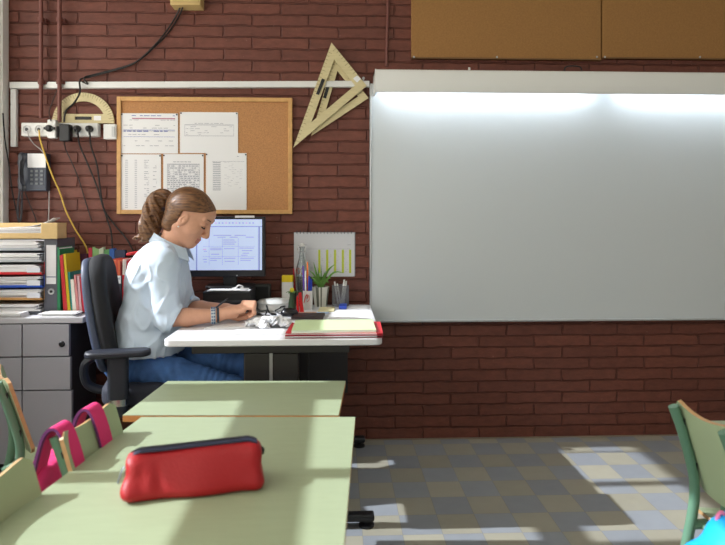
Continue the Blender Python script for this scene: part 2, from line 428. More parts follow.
wpart(hb, 'hood', mat('white_hood_enamel', (238, 238, 236), .35), hl)
M_tube = mat('lit_tube', (236, 246, 255), .5, emit=15)
g0 = PW(609, 90, .1).x
for x0, x1 in ((hx0+.05, g0-.075), (g0+.06, bx1-.03)):
    t = MB().cyl((x0, WY-.105, hz0+.052), (x1, WY-.105, hz0+.052), .013, 12)
    tb = wpart(t, 'fluorescent_tube', M_tube, hl)
    for xa, xb in ((x0-.03, x0), (x1, x1+.03)):
        wpart(MB().cyl((xa, WY-.105, hz0+.052), (xb, WY-.105, hz0+.052), .014, 12), 'end_socket', M_white, tb)
hk = [PW(564, 74, HD-.01), PW(565, 68, HD-.01), PW(569, 66.2, HD-.01), PW(577, 66.2, HD-.01), PW(581, 68, HD-.01), PW(581.5, 74, HD-.01)]
wpart(MB().tube(hk, .004, 6, smooth=4), 'cable_loop', M_black, hl)
a = PW(469, 70, .1); wpart(MB().box((a.x-.005, a.y-.01, a.z-.03), (a.x+.005, a.y, a.z+.012)), 'bracket_screw', M_white, hl)

# ------------------------------------------------------------------ pin boards
M_hard = mat('brown_fibre_board', (160, 116, 66), .8, var=.1, vscale=120, bump=.1, bscale=300)
xs = [(411.5, 601), (602.3, 792)]
for i, (x0, x1) in enumerate(xs):
    t = thing('pin_board', ['plain brown fibreboard panel above the left half of the whiteboard', 'plain brown fibreboard panel above the right half of the whiteboard, cut by the frame'][i], 'pin board', PW((x0+x1)/2, 58.5, .01), 0, 'brown fibreboard panels along the top of the wall')
    a = PW(x0, 58.5, .02); b = PW(x1, -40, .02)
    wpart(MB().box((a.x, WY-.02, a.z), (b.x, WY-.001, b.z)), 'panel', M_hard, t, bevel=.002)
    wpart(MB().box((a.x, WY-.024, a.z), (b.x, WY-.0005, a.z+.008)), 'edge_strip', mat('dark_strip', (120, 85, 48), .6), t)
    pts = ([414, 497, 597] if i == 0 else [605, 700])
    for p in pts:
        q = PW(p, 57, .025); wpart(MB().lathe([(.006, 0), (.004, .004)], 10, T=Matrix.Translation(q) @ Matrix.Rotation(PI/2, 4, 'X')), 'screw', M_alu, t)
M_cork = mat('cork', (186, 134, 88), .9, var=.2, vscale=220, bump=.25, bscale=260)
a = PW(117, 214, .02); b = PW(292.3, 98, .02); fw = .022
ck = thing('cork_board', 'wood-framed cork noticeboard with printed timetables behind the seated woman', 'noticeboard', ((a.x+b.x)/2, WY-.01, a.z))
wpart(MB().box((a.x+.01, WY-.016, a.z+.01), (b.x-.01, WY-.002, b.z-.01)), 'cork_panel', M_cork, ck)
M_fw = mat('pine_frame', (205, 158, 98), .5, var=.1, vscale=40)
fr = MB(); y0, y1 = WY-.026, WY-.001
fr.box((a.x, y0, a.z), (a.x+fw, y1, b.z)).box((b.x-fw, y0, a.z), (b.x, y1, b.z)).box((a.x+fw, y0, a.z), (b.x-fw, y1, a.z+fw)).box((a.x+fw, y0, b.z-fw), (b.x-fw, y1, b.z))
wpart(fr, 'frame', M_fw, ck, bevel=.002)

def line_sheet(name, rect, rows, label, cat='paper', group=None, off=.018, pins=True, mats=None, tilt=0):
    """a pinned printed sheet: rect in the picture, rows = list of (u0,v0,u1,v1,material index) on it"""
    x0, y0, x1, y1 = rect; A = PW(x0, y0, off); B = PW(x1, y1, off); w = B.x-A.x; h = A.z-B.z
    m = MB(); m.box((0, 0, -h), (w, .0012, 0))
    for (u0, v0, u1, v1, mi) in rows: m.quad((u0*w, -.0004, -v0*h), (u0*w, -.0004, -v1*h), (u1*w, -.0004, -v1*h), (u1*w, -.0004, -v0*h), mi)
    T = Matrix.Rotation(tilt, 4, 'Y'); m.v = [tuple(T @ Vector(p)) for p in m.v]
    base = Vector((A.x, WY-off-.0012, A.z)); t = thing(name, label, cat, base, 0, group)
    m.build('sheet', mats or [M_paper, M_ink, M_ink2, M_blueink], t, smooth=False)
    if pins:
        for u in (.02, .98):
            pb = MB().lathe([(.004, 0), (.0045, .003), (.002, .005)], 8, T=Matrix.Translation(T @ Vector((u*w, -.0002, -.02*h-.002))) @ Matrix.Rotation(PI/2, 4, 'X'))
            pb.build('pin', M_dark, t)
    return t
M_blueink = mat('blue_print', (120, 130, 190), .8)
def dashes(u0, u1, v, h, mi, dens=.75, wmin=.03, wmax=.1, rnd=random.Random(3)):
    out = []; u = u0
    while u < u1-.01:
        w = rnd.uniform(wmin, wmax)
        if rnd.random() < dens: out.append((u, v, min(u+w, u1), v+h, mi))
        u += w + .02
    return out
R = []
R += dashes(.05, .95, .05, .018, 3, .5) + [(.2, .115, .95, .145, 2)] + dashes(.05, .95, .16, .012, 1, .5)
for v in (.29, .36, .52, .68, .8): R += dashes(.05, .95, v, .014, 1, .45)
R += [(.05, .41, .95, .422, 3), (.05, .44, .95, .448, 1)] + dashes(.05, .95, .43, .03, 3, .6) + [(.05, .58, .95, .588, 3)]
line_sheet('timetable_sheet', (120.7, 113.2, 178, 153.6), R, 'landscape timetable printed in blue and pink, top left on the cork board', 'paper', 'printed sheets on the cork board')
R = dashes(.25, .75, .27, .012, 1, .7) + [(.08, .305, .93, .32, 1), (.08, .575, .93, .585, 1), (.08, .305, .086, .585, 1), (.925, .305, .93, .585, 1)]
for v in (.35, .4, .45, .5, .54): R += dashes(.1, .9, v, .01, 1, .35)
line_sheet('timetable_sheet', (180, 112, 238, 153.2), R, 'landscape sheet with one boxed table, top right of the pinned papers', 'paper', 'printed sheets on the cork board')
R = []
for i in range(26):
    v = .1+i*.033
    R += [(.1, v, .17, v+.01, 1), (.34, v, .4, v+.01, 1)] + dashes(.58, .7, v, .01, 1, .7) + dashes(.8, .9, v, .01, 1, .3)
line_sheet('class_list_sheet', (121.2, 154.2, 161, 211.5), R, 'portrait list in thin grey columns, lower left on the cork board', 'paper', 'printed sheets on the cork board')
R = [(.1, .17, .9, .185, 1)] + dashes(.25, .75, .13, .012, 1)
for i in range(20):
    v = .2+i*.036; R += [(.1, v+.026, .9, v+.029, 1)] + dashes(.1, .9, v, .016, 1, .72, .04, .09)
for u in (.1, .25, .4, .53, .66, .78, .89): R.append((u, .17, u+.006, .92, 1))
line_sheet('class_list_sheet', (163.3, 154, 203.7, 211.5), R, 'portrait gridded class list behind the crown of her head', 'paper', 'printed sheets on the cork board')
R = dashes(.65, .95, .05, .012, 1) + [(.15, .145, .95, .15, 1)]
for i in range(16):
    v = .16+i*.032; R += [(.17, v, .36, v+.014, 1)] + dashes(.45, .9, v, .004, 1, .3)
line_sheet('class_list_sheet', (206, 153, 246.6, 210), R, 'portrait list with one dark column, lower right of the pinned papers', 'paper', 'printed sheets on the cork board')

# calendar
M_lime = mat('lime_print', (196, 208, 60), .8)
R = dashes(.1, .35, .275, .012, 1) + dashes(.75, .95, .275, .012, 1) + [(.12, .37, .93, .376, 1)]
for u in (.4, .53, .66, .79, .91): R.append((u, .39, u+.035, .92, 4))
for i in range(12): R += dashes(.12, .93, .42+i*.042, .006, 1, .3, .01, .03)
cal = line_sheet('wall_calendar', (294, 232.5, 354.5, 276.5), R, 'wall calendar with lime columns on the bricks right of the monitor', 'calendar', None, .006, False, [mat('calendar_paper', (214, 216, 222), .7), M_ink, M_ink2, M_blueink, M_lime])
sp = MB()
A = PW(294, 232.5, .01)
for i in range(17):
    x = PW(297+i*3.4, 233, .01).x - cal.location.x
    sp.tube([(x, -.0035+.0055*math.sin(q), .002+.0075*math.cos(q)) for q in np.linspace(.3, 2*PI-.3, 9)], .002, 5)
sp.build('spiral_binding', M_dark, cal)
cb = MB(); w = PW(354.5, 250, .006).x-PW(294, 250, .006).x; cb.box((.004, .0016, -.232), (w+.004, .0034, .002)); cb.build('backing_card', mat('grey_card', (150, 150, 156), .8), cal)

# ------------------------------------------------------------------ trunking, pipes, sockets
tk = MB(); c4 = [PW(9.2, 88.2, .03), PW(369.5, 86.8, .03), PW(369.5, 80.6, .03), PW(9.2, 81.8, .03)]
tk.prism([(v.x, v.z) for v in c4], .0005, .03, 0, Matrix.Translation((0, WY, 0)) @ Matrix.Rotation(PI/2, 4, 'X')); single(tk, 'cable_trunking', M_white, 'long white plastic trunking running across the upper brick wall', 'cable duct', bevel=.003)
tk = MB(); wbox(tk, 10.2, 89, 16, 146.5, 0, .025); single(tk, 'cable_trunking', M_white, 'short upright white trunking beside the window reveal, left of the sockets', 'cable duct', bevel=.003)
M_pipe = mat('maroon_pipe_paint', (112, 64, 56), .45)
for (px, b, lab) in ((41, 118, 'left of the two maroon pipes running down to the sockets'), (59.5, 122, 'right of the two maroon pipes, ending at the black adaptor')):
    t = thing('wall_pipe', lab, 'pipe', PW(px, b, .035), 0, 'maroon painted pipes on the left wall')
    p0 = PW(px, b, .045); x = p0.x
    wpart(MB().cyl((x, WY-.045, p0.z), (x, WY-.045, CZ-.01), .0105, 12), 'tube', M_pipe, t)
    for zz in (PW(px, 82, .04).z, PW(px, 20, .04).z):
        wpart(MB().box((x-.022, WY-.036, zz-.01), (x+.022, WY-.001, zz+.012)).lathe([(.015, -.011), (.015, .011)], 12, T=Matrix.Translation((x, WY-.045, zz))), 'pipe_clip', M_pipe, t, bevel=.002)
p0 = PW(387, 66, .01); p1 = PW(388, 0, .01)
single(MB().tube([(p0.x-.002, WY-.008, p0.z), (p0.x, WY-.008, p0.z+.15), (p1.x, WY-.008, p1.z), (p1.x+.002, WY-.008, CZ-.01)], .0085, 8, smooth=3), 'wall_conduit', M_pipe, 'thin maroon conduit on the bricks above the set squares', 'pipe')

sk = thing('socket_strip', 'row of white wall sockets above the phone', 'power socket', PW(59, 136, .02))
b = MB(); wbox(b, 21, 123, 98, 136, 0, .04); wpart(b, 'housing', M_white, sk, bevel=.004)
def face_on(px, py, off): return Matrix.Translation(PW(px, py, off)) @ Matrix.Rotation(PI/2, 4, 'X')
for i, px in enumerate((27, 39, 50.5, 64, 78, 90)):
    so = MB().lathe([(.021, 0), (.022, .002), (.019, .003), (.017, -.006)], 20, T=face_on(px, 129.5, .0405))
    so_p = wpart(so, 'socket', mat('socket_well', (205, 205, 205), .5), sk)
    if i < 2: wpart(MB().lathe([(.009, 0), (.009, .0045), (.004, .005)], 14, T=face_on(px, 129.5, .036)), 'socket_hole', M_dark, so_p)
def plug(px, py, label, r=.017, mats=M_black):
    t = thing('power_plug', label, 'plug', PW(px, py, .045), 0, 'black plugs in the wall sockets')
    wpart(MB().lathe([(r, 0), (r*1.05, .012), (r*.8, .03), (r*.45, .038)], 16, T=face_on(px, py, .044)), 'plug_body', mats, t)
    q = PW(px, py, .07); wpart(MB().tube([q, q+Vector((0, -.008, -.012)), q+Vector((0, -.004, -.03))], .006, 8, smooth=4), 'cord_sleeve', mats, t)
plug(78, 129, 'black round plug in the socket strip, second from the right end')
plug(90, 129, 'black round plug at the right end of the socket strip')
ad = thing('plug_adaptor', 'white stacked adaptor with a black plug, in the middle of the socket strip', 'plug', PW(50.5, 130, .05))
b = MB(); wbox(b, 47, 119.5, 55.5, 138, .0415, .075); wpart(b, 'adaptor_body', M_white, ad, bevel=.004)
wpart(MB().lathe([(.018, 0), (.017, .015), (.01, .024)], 16, T=face_on(49.5, 128.5, .076)).box((PW(44.5, 128.5, .08).x, WY-.092, PW(50, 129.6, .08).z), (PW(55, 128.5, .08).x, WY-.08, PW(50, 127.2, .08).z)), 'black_plug', M_black, ad)
ad = thing('power_adaptor', 'chunky black mains adaptor plugged in right of the white adaptor', 'plug', PW(64, 132, .05))
b = MB(); wbox(b, 58.8, 124, 69.5, 141, .0415, .085); wpart(b, 'adaptor_body', M_black, ad, bevel=.006)
b = MB(); wbox(b, 56, 126, 58.6, 137, .0415, .06); wpart(b, 'side_tab', M_dark, ad, bevel=.002)
ls = thing('light_switch', 'square white switch box between the sockets and the cork board', 'switch', PW(109.5, 139, .02))
b = MB(); wbox(b, 103.2, 124, 116.2, 139, 0, .035); wpart(b, 'switch_plate', M_white, ls, bevel=.004)
b = MB(); wbox(b, 111.5, 126.5, 114.5, 136.5, .0345, .039); wpart(b, 'rocker', mat('switch_grey', (196, 198, 198), .4), ls, bevel=.001)

# protractor
M_ply = mat('pale_maple_ply', (210, 196, 152), .55, var=.07, vscale=20, stretch=(1, 1, 6))
cpr = PW(83, 123, .02); ro = PW(114, 123, .02).x-cpr.x; ri = ro*.72
arc = lambda r, n: [(r*math.cos(PI*i/n), r*math.sin(PI*i/n)) for i in range(n+1)]
o_ = arc(ro, 32); i_ = arc(ri, 32)
Tp = Matrix.Translation((cpr.x, WY-.008, cpr.z)) @ Matrix.Rotation(PI/2, 4, 'X')
pr = MB(); pr.prism(o_ + i_[::-1], 0, .01, 0, Tp)
bh = ro*.30
pr.box((-ri*1.02, 0, 0), (-ri*.38, bh, .0098), 0, Tp).box((ri*.38, 0, 0), (ri*1.02, bh, .0098), 0, Tp).box((-ri*.39, 0, 0), (ri*.39, bh*.36, .0098), 0, Tp).box((-ri*.39, bh*.72, 0), (ri*.39, bh, .0098), 0, Tp)
for i in range(1, 36):
    q = PI*i/36; l = .016 if i % 2 else .026
    e1 = Vector((math.cos(q), math.sin(q))); e2 = Vector((-e1.y, e1.x))*.0008
    a1 = e1*(ro-.001); a2 = e1*(ro-l)
    pr.quad((*(a1-e2), .0104), (*(a1+e2), .0104), (*(a2+e2), .0104), (*(a2-e2), .0104), 1, Tp)
t = thing('board_protractor', 'large wooden blackboard protractor hung above the socket strip', 'protractor', (cpr.x, WY-.01, cpr.z))
wpart(pr, 'half_disc', [M_ply, mat('burnt_mark', (110, 88, 60), .7)], t)
b = MB().box((ri*.48, bh*.3, .0100), (ri*.8, bh*.8, .0108), 0, Tp); wpart(b, 'paper_label', M_paper, t)
b = MB().box((-ri*.40, bh*.36, 0), (ri*.40, bh*.72, .003), 0, Tp); wpart(b, 'grip_slot', M_black, t)

# set squares
def tri_obj(name, A, B, Cc, bar, z0, label, extra=None):
    pts = [PW(*q, .02) for q in (A, B, Cc)]; P2 = [Vector((p.x, p.z)) for p in pts]
    cen = sum(P2, Vector((0, 0)))/3
    # inner triangle: offset every edge inwards by its bar width
    n = 3; lines = []
    for i in range(3):
        p, q = P2[i], P2[(i+1) % 3]; d = (q-p).normalized(); nn = Vector((-d.y, d.x))
        if nn.dot(cen-p) < 0: nn = -nn
        lines.append((p+nn*bar[i], d))
    def inter(l1, l2):
        (p, d), (q, e) = l1, l2; den = d.x*e.y-d.y*e.x; t = ((q-p).x*e.y-(q-p).y*e.x)/den; return p+d*t
    I = [inter(lines[(i-1) % 3], lines[i]) for i in range(3)]
    T = Matrix.Translation((0, WY-z0, 0)) @ Matrix.Rotation(PI/2, 4, 'X')
    m = MB(); m.ringprism([tuple(p) for p in P2], [tuple(p) for p in I], 0, .009, 0, T)
    for i in range(3):                                  # graduation marks along the edges
        p, q = P2[i], P2[(i+1) % 3]; d = (q-p); L = d.length; d = d/L; nn = Vector((-d.y, d.x))
        if nn.dot(cen-p) < 0: nn = -nn
        if i == 1: continue
        for k in range(int(L/.02)-3):
            s_ = p + d*(.04+k*.02); e_ = s_ + nn*(.014 if k % 5 else .022); w = d*.0008
            m.add([(*(s_-w), .0093), (*(s_+w), .0093), (*(e_+w), .0093), (*(e_-w), .0093)], [(0,1,2,3)], 1, T)
    t = thing(name, label, 'set square', (cen.x, WY-z0, min(p.y for p in P2)), 0, 'wooden blackboard set squares')
    wpart(m, 'triangle_frame', [M_ply, _M['burnt_mark']], t)
    return t, T
t1, T1 = tri_obj('set_square', (331.5, 43.5), (366.5, 86.5), (293.5, 148), (.046, .041, .044), .03, 'larger wooden set square, in front, with its point reaching lowest left')
g = lambda px, py: (PW(px, py, .04).x, PW(px, py, .04).z)
gp = [g(322.0, 78.5), g(325, 79.8), g(319, 95), g(316, 94)]
T1b = Matrix.Translation((0, WY-.040, 0)) @ Matrix.Rotation(PI/2, 4, 'X')
wpart(MB().prism(gp, 0, .004, 0, T1b), 'grip_slot', M_black, t1)
lp = [g(353, 78.5), g(357, 75.5), g(361, 79), g(357, 82.5)]
wpart(MB().prism(lp, 0, .0012, 0, T1b), 'paper_label', M_paper, t1)
t2, T2 = tri_obj('set_square', (334.5, 56), (368.5, 98), (311, 136), (.038, .037, .037), .013, 'smaller wooden set square hanging behind the larger one')
gp = [g(327.5, 82), g(330.5, 83), g(326, 98), g(323, 97)]
T2b = Matrix.Translation((0, WY-.0215, 0)) @ Matrix.Rotation(PI/2, 4, 'X')
wpart(MB().prism(gp, 0, .004, 0, T2b), 'grip_slot', M_black, t2)
single(MB().cyl((PW(363, 81, .0).x, WY-.07, PW(363, 81).z), (PW(363, 81).x, WY, PW(363, 81).z), .004, 8).lathe([(.007, 0), (.007, .004)], 10, T=Matrix.Translation((PW(363, 81).x, WY-.066, PW(363, 81).z)) @ Matrix.Rotation(PI/2, 4, 'X')), 'wall_hook', M_alu, 'metal hook carrying the set squares beside the whiteboard', 'hook')

# box at the top edge of the picture, with cables
t = thing('junction_box', 'tan box on the bricks at the top edge of the photo', 'box', PW(185.5, 4.8, .05))
b = MB(); wbox(b, 170, -14, 200.5, 4.6, 0, .09); wpart(b, 'box_body', mat('tan_box', (206, 178, 120), .6), t, bevel=.004)
b = MB(); wbox(b, 172, -12, 198.5, 2.5, .09, .094); wpart(b, 'cover', mat('tan_cover', (196, 168, 112), .6), t, bevel=.002)
def cable(name, pts, r, col, label, offs=.02, sm=6):
    P = [PY(p[0], p[1], WY-(p[2] if len(p) > 2 else offs)) for p in pts]
    m = MB().tube(P, r, 6, smooth=sm)
    return single(m, name, mat('cable_%d_%d_%d' % col, col, .5), label, 'cable')
cable('black_cable', [(181, 5, .05), (176, 16), (165, 33), (150, 50), (133, 64), (112, 71), (90, 77), (80, 80, .045), (80, 92, .05), (74, 103, .06), (66, 111, .08), (64, 122, .09)], .0045, (26, 24, 25), 'black cable looping from the box at the top edge down to the sockets')
cable('black_cable', [(183.5, 5, .06), (179, 16, .012), (168, 33, .012), (153, 48.5, .012), (137, 61.5, .012), (114, 69.5, .012), (92, 75, .02), (84, 78, .04), (88, 84, .045), (82, 81.5, .052)], .004, (26, 24, 25), 'second black cable beside the first, ending in a knot on the white trunking')
cable('grey_cable', [(57, 90, .035), (52, 103, .05), (49, 113, .06), (51, 121, .08)], .003, (60, 40, 38), 'short dark cable between the two pipes above the white adaptor')
cable('yellow_cable', [(39, 130, .06), (40, 139, .05), (44, 152, .06), (51, 172, .05), (60, 193, .02), (66, 211, .02), (75, 229, .02), (86, 247, .04), (88, 262, .05), (89, 300, .02)], .0042, (214, 178, 74), 'yellow network cable hanging from the sockets past the phone')
cable('white_cable', [(27.5, 130, .06), (29, 137, .055), (34, 144, .025), (41, 150, .02), (47, 160, .02), (49, 180, .015), (49, 205, .015), (48, 236, .02)], .003, (176, 172, 172), 'thin pale cable from the left end of the sockets to the phone')
cable('black_cable', [(64, 141, .06), (66, 150), (72, 163), (79, 180, .012), (85, 200, .012), (92, 222, .012)], .003, (30, 26, 27), 'thin black cable hanging from the chunky black adaptor')
cable('black_cable', [(78, 134, .07), (80, 146, .03), (89, 167), (97, 187), (103, 207), (108, 222), (112, 240), (113, 300)], .0042, (24, 24, 26), 'black cable from the second-last plug down behind the books')
cable('black_cable', [(90, 134, .07), (91, 146, .03), (97, 165), (100, 187, .03), (104, 209, .03), (114, 224), (128, 241), (138, 262)], .0042, (24, 24, 26), 'black cable from the rightmost plug slanting behind the woman')
cable('black_cable', [(3, 113, .07), (5, 140, .07), (9, 165, .07), (12, 190, .06), (17, 214, .02), (24, 250, .02)], .0035, (30, 30, 32), 'black cord hanging over the white reveal at the left edge')

# wall phone
ph = thing('wall_telephone', 'dark grey push-button telephone on the wall at the left edge', 'telephone', PW(32, 191, .03))
b = MB(); wbox(b, 19, 153, 46.5, 191, 0, .05); wpart(b, 'phone_body', mat('phone_grey', (62, 68, 82), .45), ph, bevel=.006)
hs = SDF(PW(14, 194, .13), PW(31, 149, .0) + Vector((0, .0, 0)), .0025)
pa = [PW(22.5, y, o) for y, o in ((157, .075), (163, .09), (172, .097), (181, .09), (187, .075))]
hs.chain([tuple(p) for p in pa], [.024, .02, .018, .02, .024], .01)
hs.build('handset', mat('phone_dark', (48, 50, 58), .4), ph)
b = MB(); wbox(b, 27.5, 153.6, 45.5, 167.5, .0485, .0525); wpart(b, 'paper_label', M_paper, ph)
for r in range(4):
    for c in range(3):
        b = MB(); x = 31.5+c*5; y = 171+r*4.2; wbox(b, x-1.3, y-1, x+1.3, y+1, .05, .0545); wpart(b, 'key', mat('phone_key', (120, 126, 130), .5), ph)
cc = [PW(20, 188, .07), PW(18, 205, .04), PW(18, 218, .03), PW(20, 221, .03), PW(21.5, 212, .03), PW(22, 192, .03)]
wpart(MB().tube(cc, .0055, 6, smooth=5), 'coiled_cord', mat('phone_cord', (66, 66, 72), .5), ph)
cable('grey_cable', [(25, 192, .03), (30, 205), (36, 220), (40, 236)], .003, (40, 36, 40), 'thin dark cable leaving the underside of the phone')
# ------------------------------------------------------------------ pupils' tables
HT = .60
M_lam = mat('pale_green_laminate', (158, 170, 138), .42, var=.03, vscale=14, stretch=(1, 6, 1))
M_edge = mat('orange_beech_edge', (206, 146, 84), .5, var=.1, vscale=50)
M_green = mat('green_tube_paint', (98, 136, 112), .4)
M_rub = mat('black_rubber', (24, 24, 24), .7)
def school_table(label, corners, legs_at, group='green school tables'):
    """corners: far-left, far-right, near-right, near-left of the top (x, y)"""
    cx = sum(p[0] for p in corners)/4; cy = sum(p[1] for p in corners)/4
    t = thing('school_table', label, 'table', (cx, cy, 0), 0, group)
    c = [(p[0]-cx, p[1]-cy) for p in corners]
    MB().prism(c, HT-.021, HT-.0012).build('core_board', M_edge, t, bevel=.0015, smooth=False)
    MB().prism(c, HT-.0012, HT).build('laminate_top', M_lam, t, smooth=False)
    ins = [(p[0]*(1-.06/abs(p[0])), p[1]*(1-.06/abs(p[1]))) for p in c]
    ap = MB()
    for i in range(4):
        a, b = Vector((*ins[i], HT-.04)), Vector((*ins[(i+1) % 4], HT-.04)); ap.tube([a, b], .014, 8)
    ap.build('under_frame', M_green, t)
    for p in ins:
        o = MB().tube([(p[0], p[1], HT-.021), (p[0], p[1], .02)], .016, 12).build('leg', M_green, t)
        MB().lathe([(.019, 0), (.02, .02), (.018, .035)], 12, T=Matrix.Translation((p[0], p[1], 0))).build('foot_cap', M_rub, o)
    return t
Q = lambda px, py: tuple(PZ(px, py, HT)[:2])
fl_, fr_ = Q(141.4, 416.9), Q(355.2, 416.9); nr_, nl_ = Q(344.3, 541.7), Q(0, 524)
def ext(a, b, y): k = (y-a[1])/(b[1]-a[1]); return (a[0]+(b[0]-a[0])*k, y)
front = [fl_, fr_, ext(fr_, nr_, .62), ext(fl_, nl_, .62)]
school_table('long pale green school table in the foreground with the red pencil case on it', front, None)
bl, brr = Q(167.6, 381), Q(345.5, 380.8); bnr, bnl = Q(338.6, 415.2), Q(122.6, 415.2)
school_table('pale green school table between the foreground table and the woman', [bl, brr, bnr, bnl], None)
school_table('pale green school table at the right edge behind the green chair', [Q(694, 421), (Q(694, 421)[0]+.66, Q(694, 421)[1]), (Q(694, 421)[0]+.66, .75), (Q(694, 421)[0]-.015, .75)], None)

# ------------------------------------------------------------------ pupils' chairs (face local +x)
M_cply = mat('chair_green_laminate', (168, 184, 146), .45)
M_cedge = mat('chair_beech_edge', (190, 150, 104), .5, var=.1, vscale=40)
def chair(label, loc, rz):
    t = thing('school_chair', label, 'chair', loc, rz, 'green school chairs')
    W = .130
    def back(u, v):                                # u across, v up
        y = (u-.5)*2*W; zz = .43+.262*v
        e = abs(u-.5)*2
        zz -= (.02*max(0, (e-.8)/.2)**2)*(1 if v > .5 else -1)*abs(v-.5)*2
        zz -= .024*v*max(0, 1-e**2)
        x = -.123-.30*(zz-.43) + .016*(e**2)
        return (x, y, zz), (.96, 0, .28)
    b = MB(); o, nf = b.sheet(back, 14, 8, .011)
    for i in range(len(b.f)): b.m[i] = 0 if i < o+nf else 1
    b.build('backrest', [M_cply, M_cedge], t)
    def seat(u, v):
        x = -.11+.27*v; y = (u-.5)*.32*(1-.08*(1-v))
        return (x, y, .352-.012*math.sin(PI*v)-.02*max(0, v-.85)/.15 + .006*abs(u-.5)), (0, 0, 1)
    b = MB(); o, nf = b.sheet(seat, 8, 10, .011)
    for i in range(len(b.f)): b.m[i] = 0 if i < o+nf else 1
    b.build('seat', [M_cply, M_cedge], t)
    for sgn in (-1, 1):
        y = sgn*(W-.026)
        b = MB().tube([(-.205, y, .672), (-.178, y, .60), (-.150, y, .50), (-.142, y, .44), (-.150, y, .36), (-.19, y, .18), (-.225, y, .012)], .014, 12, smooth=4)
        p = b.build('back_post', M_green, t)
        MB().lathe([(.0185, 0), (.0185, .02)], 12, T=Matrix.Translation((-.225, y, 0))).build('foot_cap', M_rub, p)
        for zz, xx in ((.625, -.187), (.50, -.150)):
            MB().box((xx+.002, y-.012, zz-.014), (xx+.010, y+.012, zz+.014)).build('mounting_block', M_black, p, bevel=.002)
        b = MB().tube([(-.15, y, .338), (.11, y, .338), (.135, y, .31), (.16, y, .012)], .0135, 10, smooth=4)
        p = b.build('front_leg', M_green, t)
        MB().lathe([(.016, 0), (.016, .02)], 12, T=Matrix.Translation((.16, y, 0))).build('foot_cap', M_rub, p)
    MB().tube([(-.12, -W+.026, .335), (-.12, W-.026, .335)], .009, 8).build('crossbar', M_green, t)
    return t
def edge_at(yw):                                     # left edge of the foreground table
    return ext(fl_, nl_, yw)[0]
ang = math.atan2(fl_[0]-nl_[0], fl_[1]-nl_[1])
def chair_at_edge(yw, label):
    x = edge_at(yw)-.012; r = -ang
    off = Vector((.166, 0)); c, s = math.cos(r), math.sin(r)
    return chair(label, (x+off.x*c, yw+off.x*s, 0), r)
yB = PZ(92, 448, HT).y; yA = PZ(10, 517, HT).y
cB = chair_at_edge(yB-.015, 'green school chair with pink bag straps over its backrest')
cA = chair_at_edge(yA-.03, 'green school chair cut by the lower left corner, nearest the camera')
chair('green school chair standing alone at the left edge before the grey cabinet', (-.965, 2.18, 0), .58)
p = PZ(694, 478, .455); 
cR = chair('green school chair at the right edge, tucked under the right-hand table', (PY(676, 408, 1.69).x+.19, 1.575, 0), .05)

# ------------------------------------------------------------------ pink rucksack on chair B
M_pink = mat('hot_pink_fabric', (226, 50, 120), .8, bump=.15, bscale=400)
M_purp = mat('purple_piping', (110, 50, 110), .7)
M_lpink = mat('light_pink_fabric', (240, 130, 175), .8)
Bx = cB.location.x; By = cB.location.y
bag = thing('rucksack', 'hot pink rucksack hanging behind the green chair by its straps', 'bag', (Bx-.27, By, .2))
bs = SDF((Bx-.45, By-.19, .16), (Bx-.17, By+.19, .62), .006)
bs.zloft([.2, .25, .42, .55, .59], [Bx-.30]*3+[Bx-.28, Bx-.26], [By]*5, [.05, .075, .075, .05, .03], [.10, .13, .13, .11, .07], p=3)
bs.warp(lambda X, Y, Z: .006*np.sin(40*Z+8*np.sin(30*Y))*np.sin(28*Y+10*X))
bs.build('bag_body', M_pink, bag)
def strap(y, tw):
    b = MB(); pts = []
    # over the top of the backrest: behind, over, then down its front face
    for q in [(-.262, .56), (-.246, .62), (-.230, .672), (-.210, .697), (-.186, .692), (-.166, .65), (-.145, .58), (-.126, .52), (-.103, .45)]: pts.append(Vector((q[0], 0, q[1])))
    pts = catmull(pts, 4)
    fs = len(pts); w = .029; vs = []
    for i, q in enumerate(pts):
        tn = (pts[min(i+1, fs-1)]-pts[max(i-1, 0)]).normalized(); nrm = Vector((tn.z, 0, -tn.x)); yy = y + tw*i/fs
        for (dy, dn) in ((-w, .0), (-w, .007), (-w*.8, .010), (w*.8, .010), (w, .007), (w, 0)):
            pp = q - nrm*dn*(-1); vs.append((pp.x, yy+dy, pp.z))
    K = 6; F = []; Ms = []
    for i in range(fs-1):
        for k in range(K):
            F.append((i*K+k, i*K+(k+1) % K, (i+1)*K+(k+1) % K, (i+1)*K+k)); Ms.append(1 if k in (0, 1, 3, 4) else 0)
    F += [tuple(range(K)), tuple(reversed(range((fs-1)*K, fs*K)))]; Ms += [0, 0]
    b.v = vs; b.f = F; b.m = Ms
    R = Matrix.Translation(Vector((Bx, By, 0))-Vector(bag.location)) @ Matrix.Rotation(cB.rotation_euler.z, 4, 'Z')
    b.v = [tuple(R @ Vector(v)) for v in b.v]
    return b.build('shoulder_strap', [M_pink, M_purp], bag)
strap(-.095, .0); strap(.055, -.01)

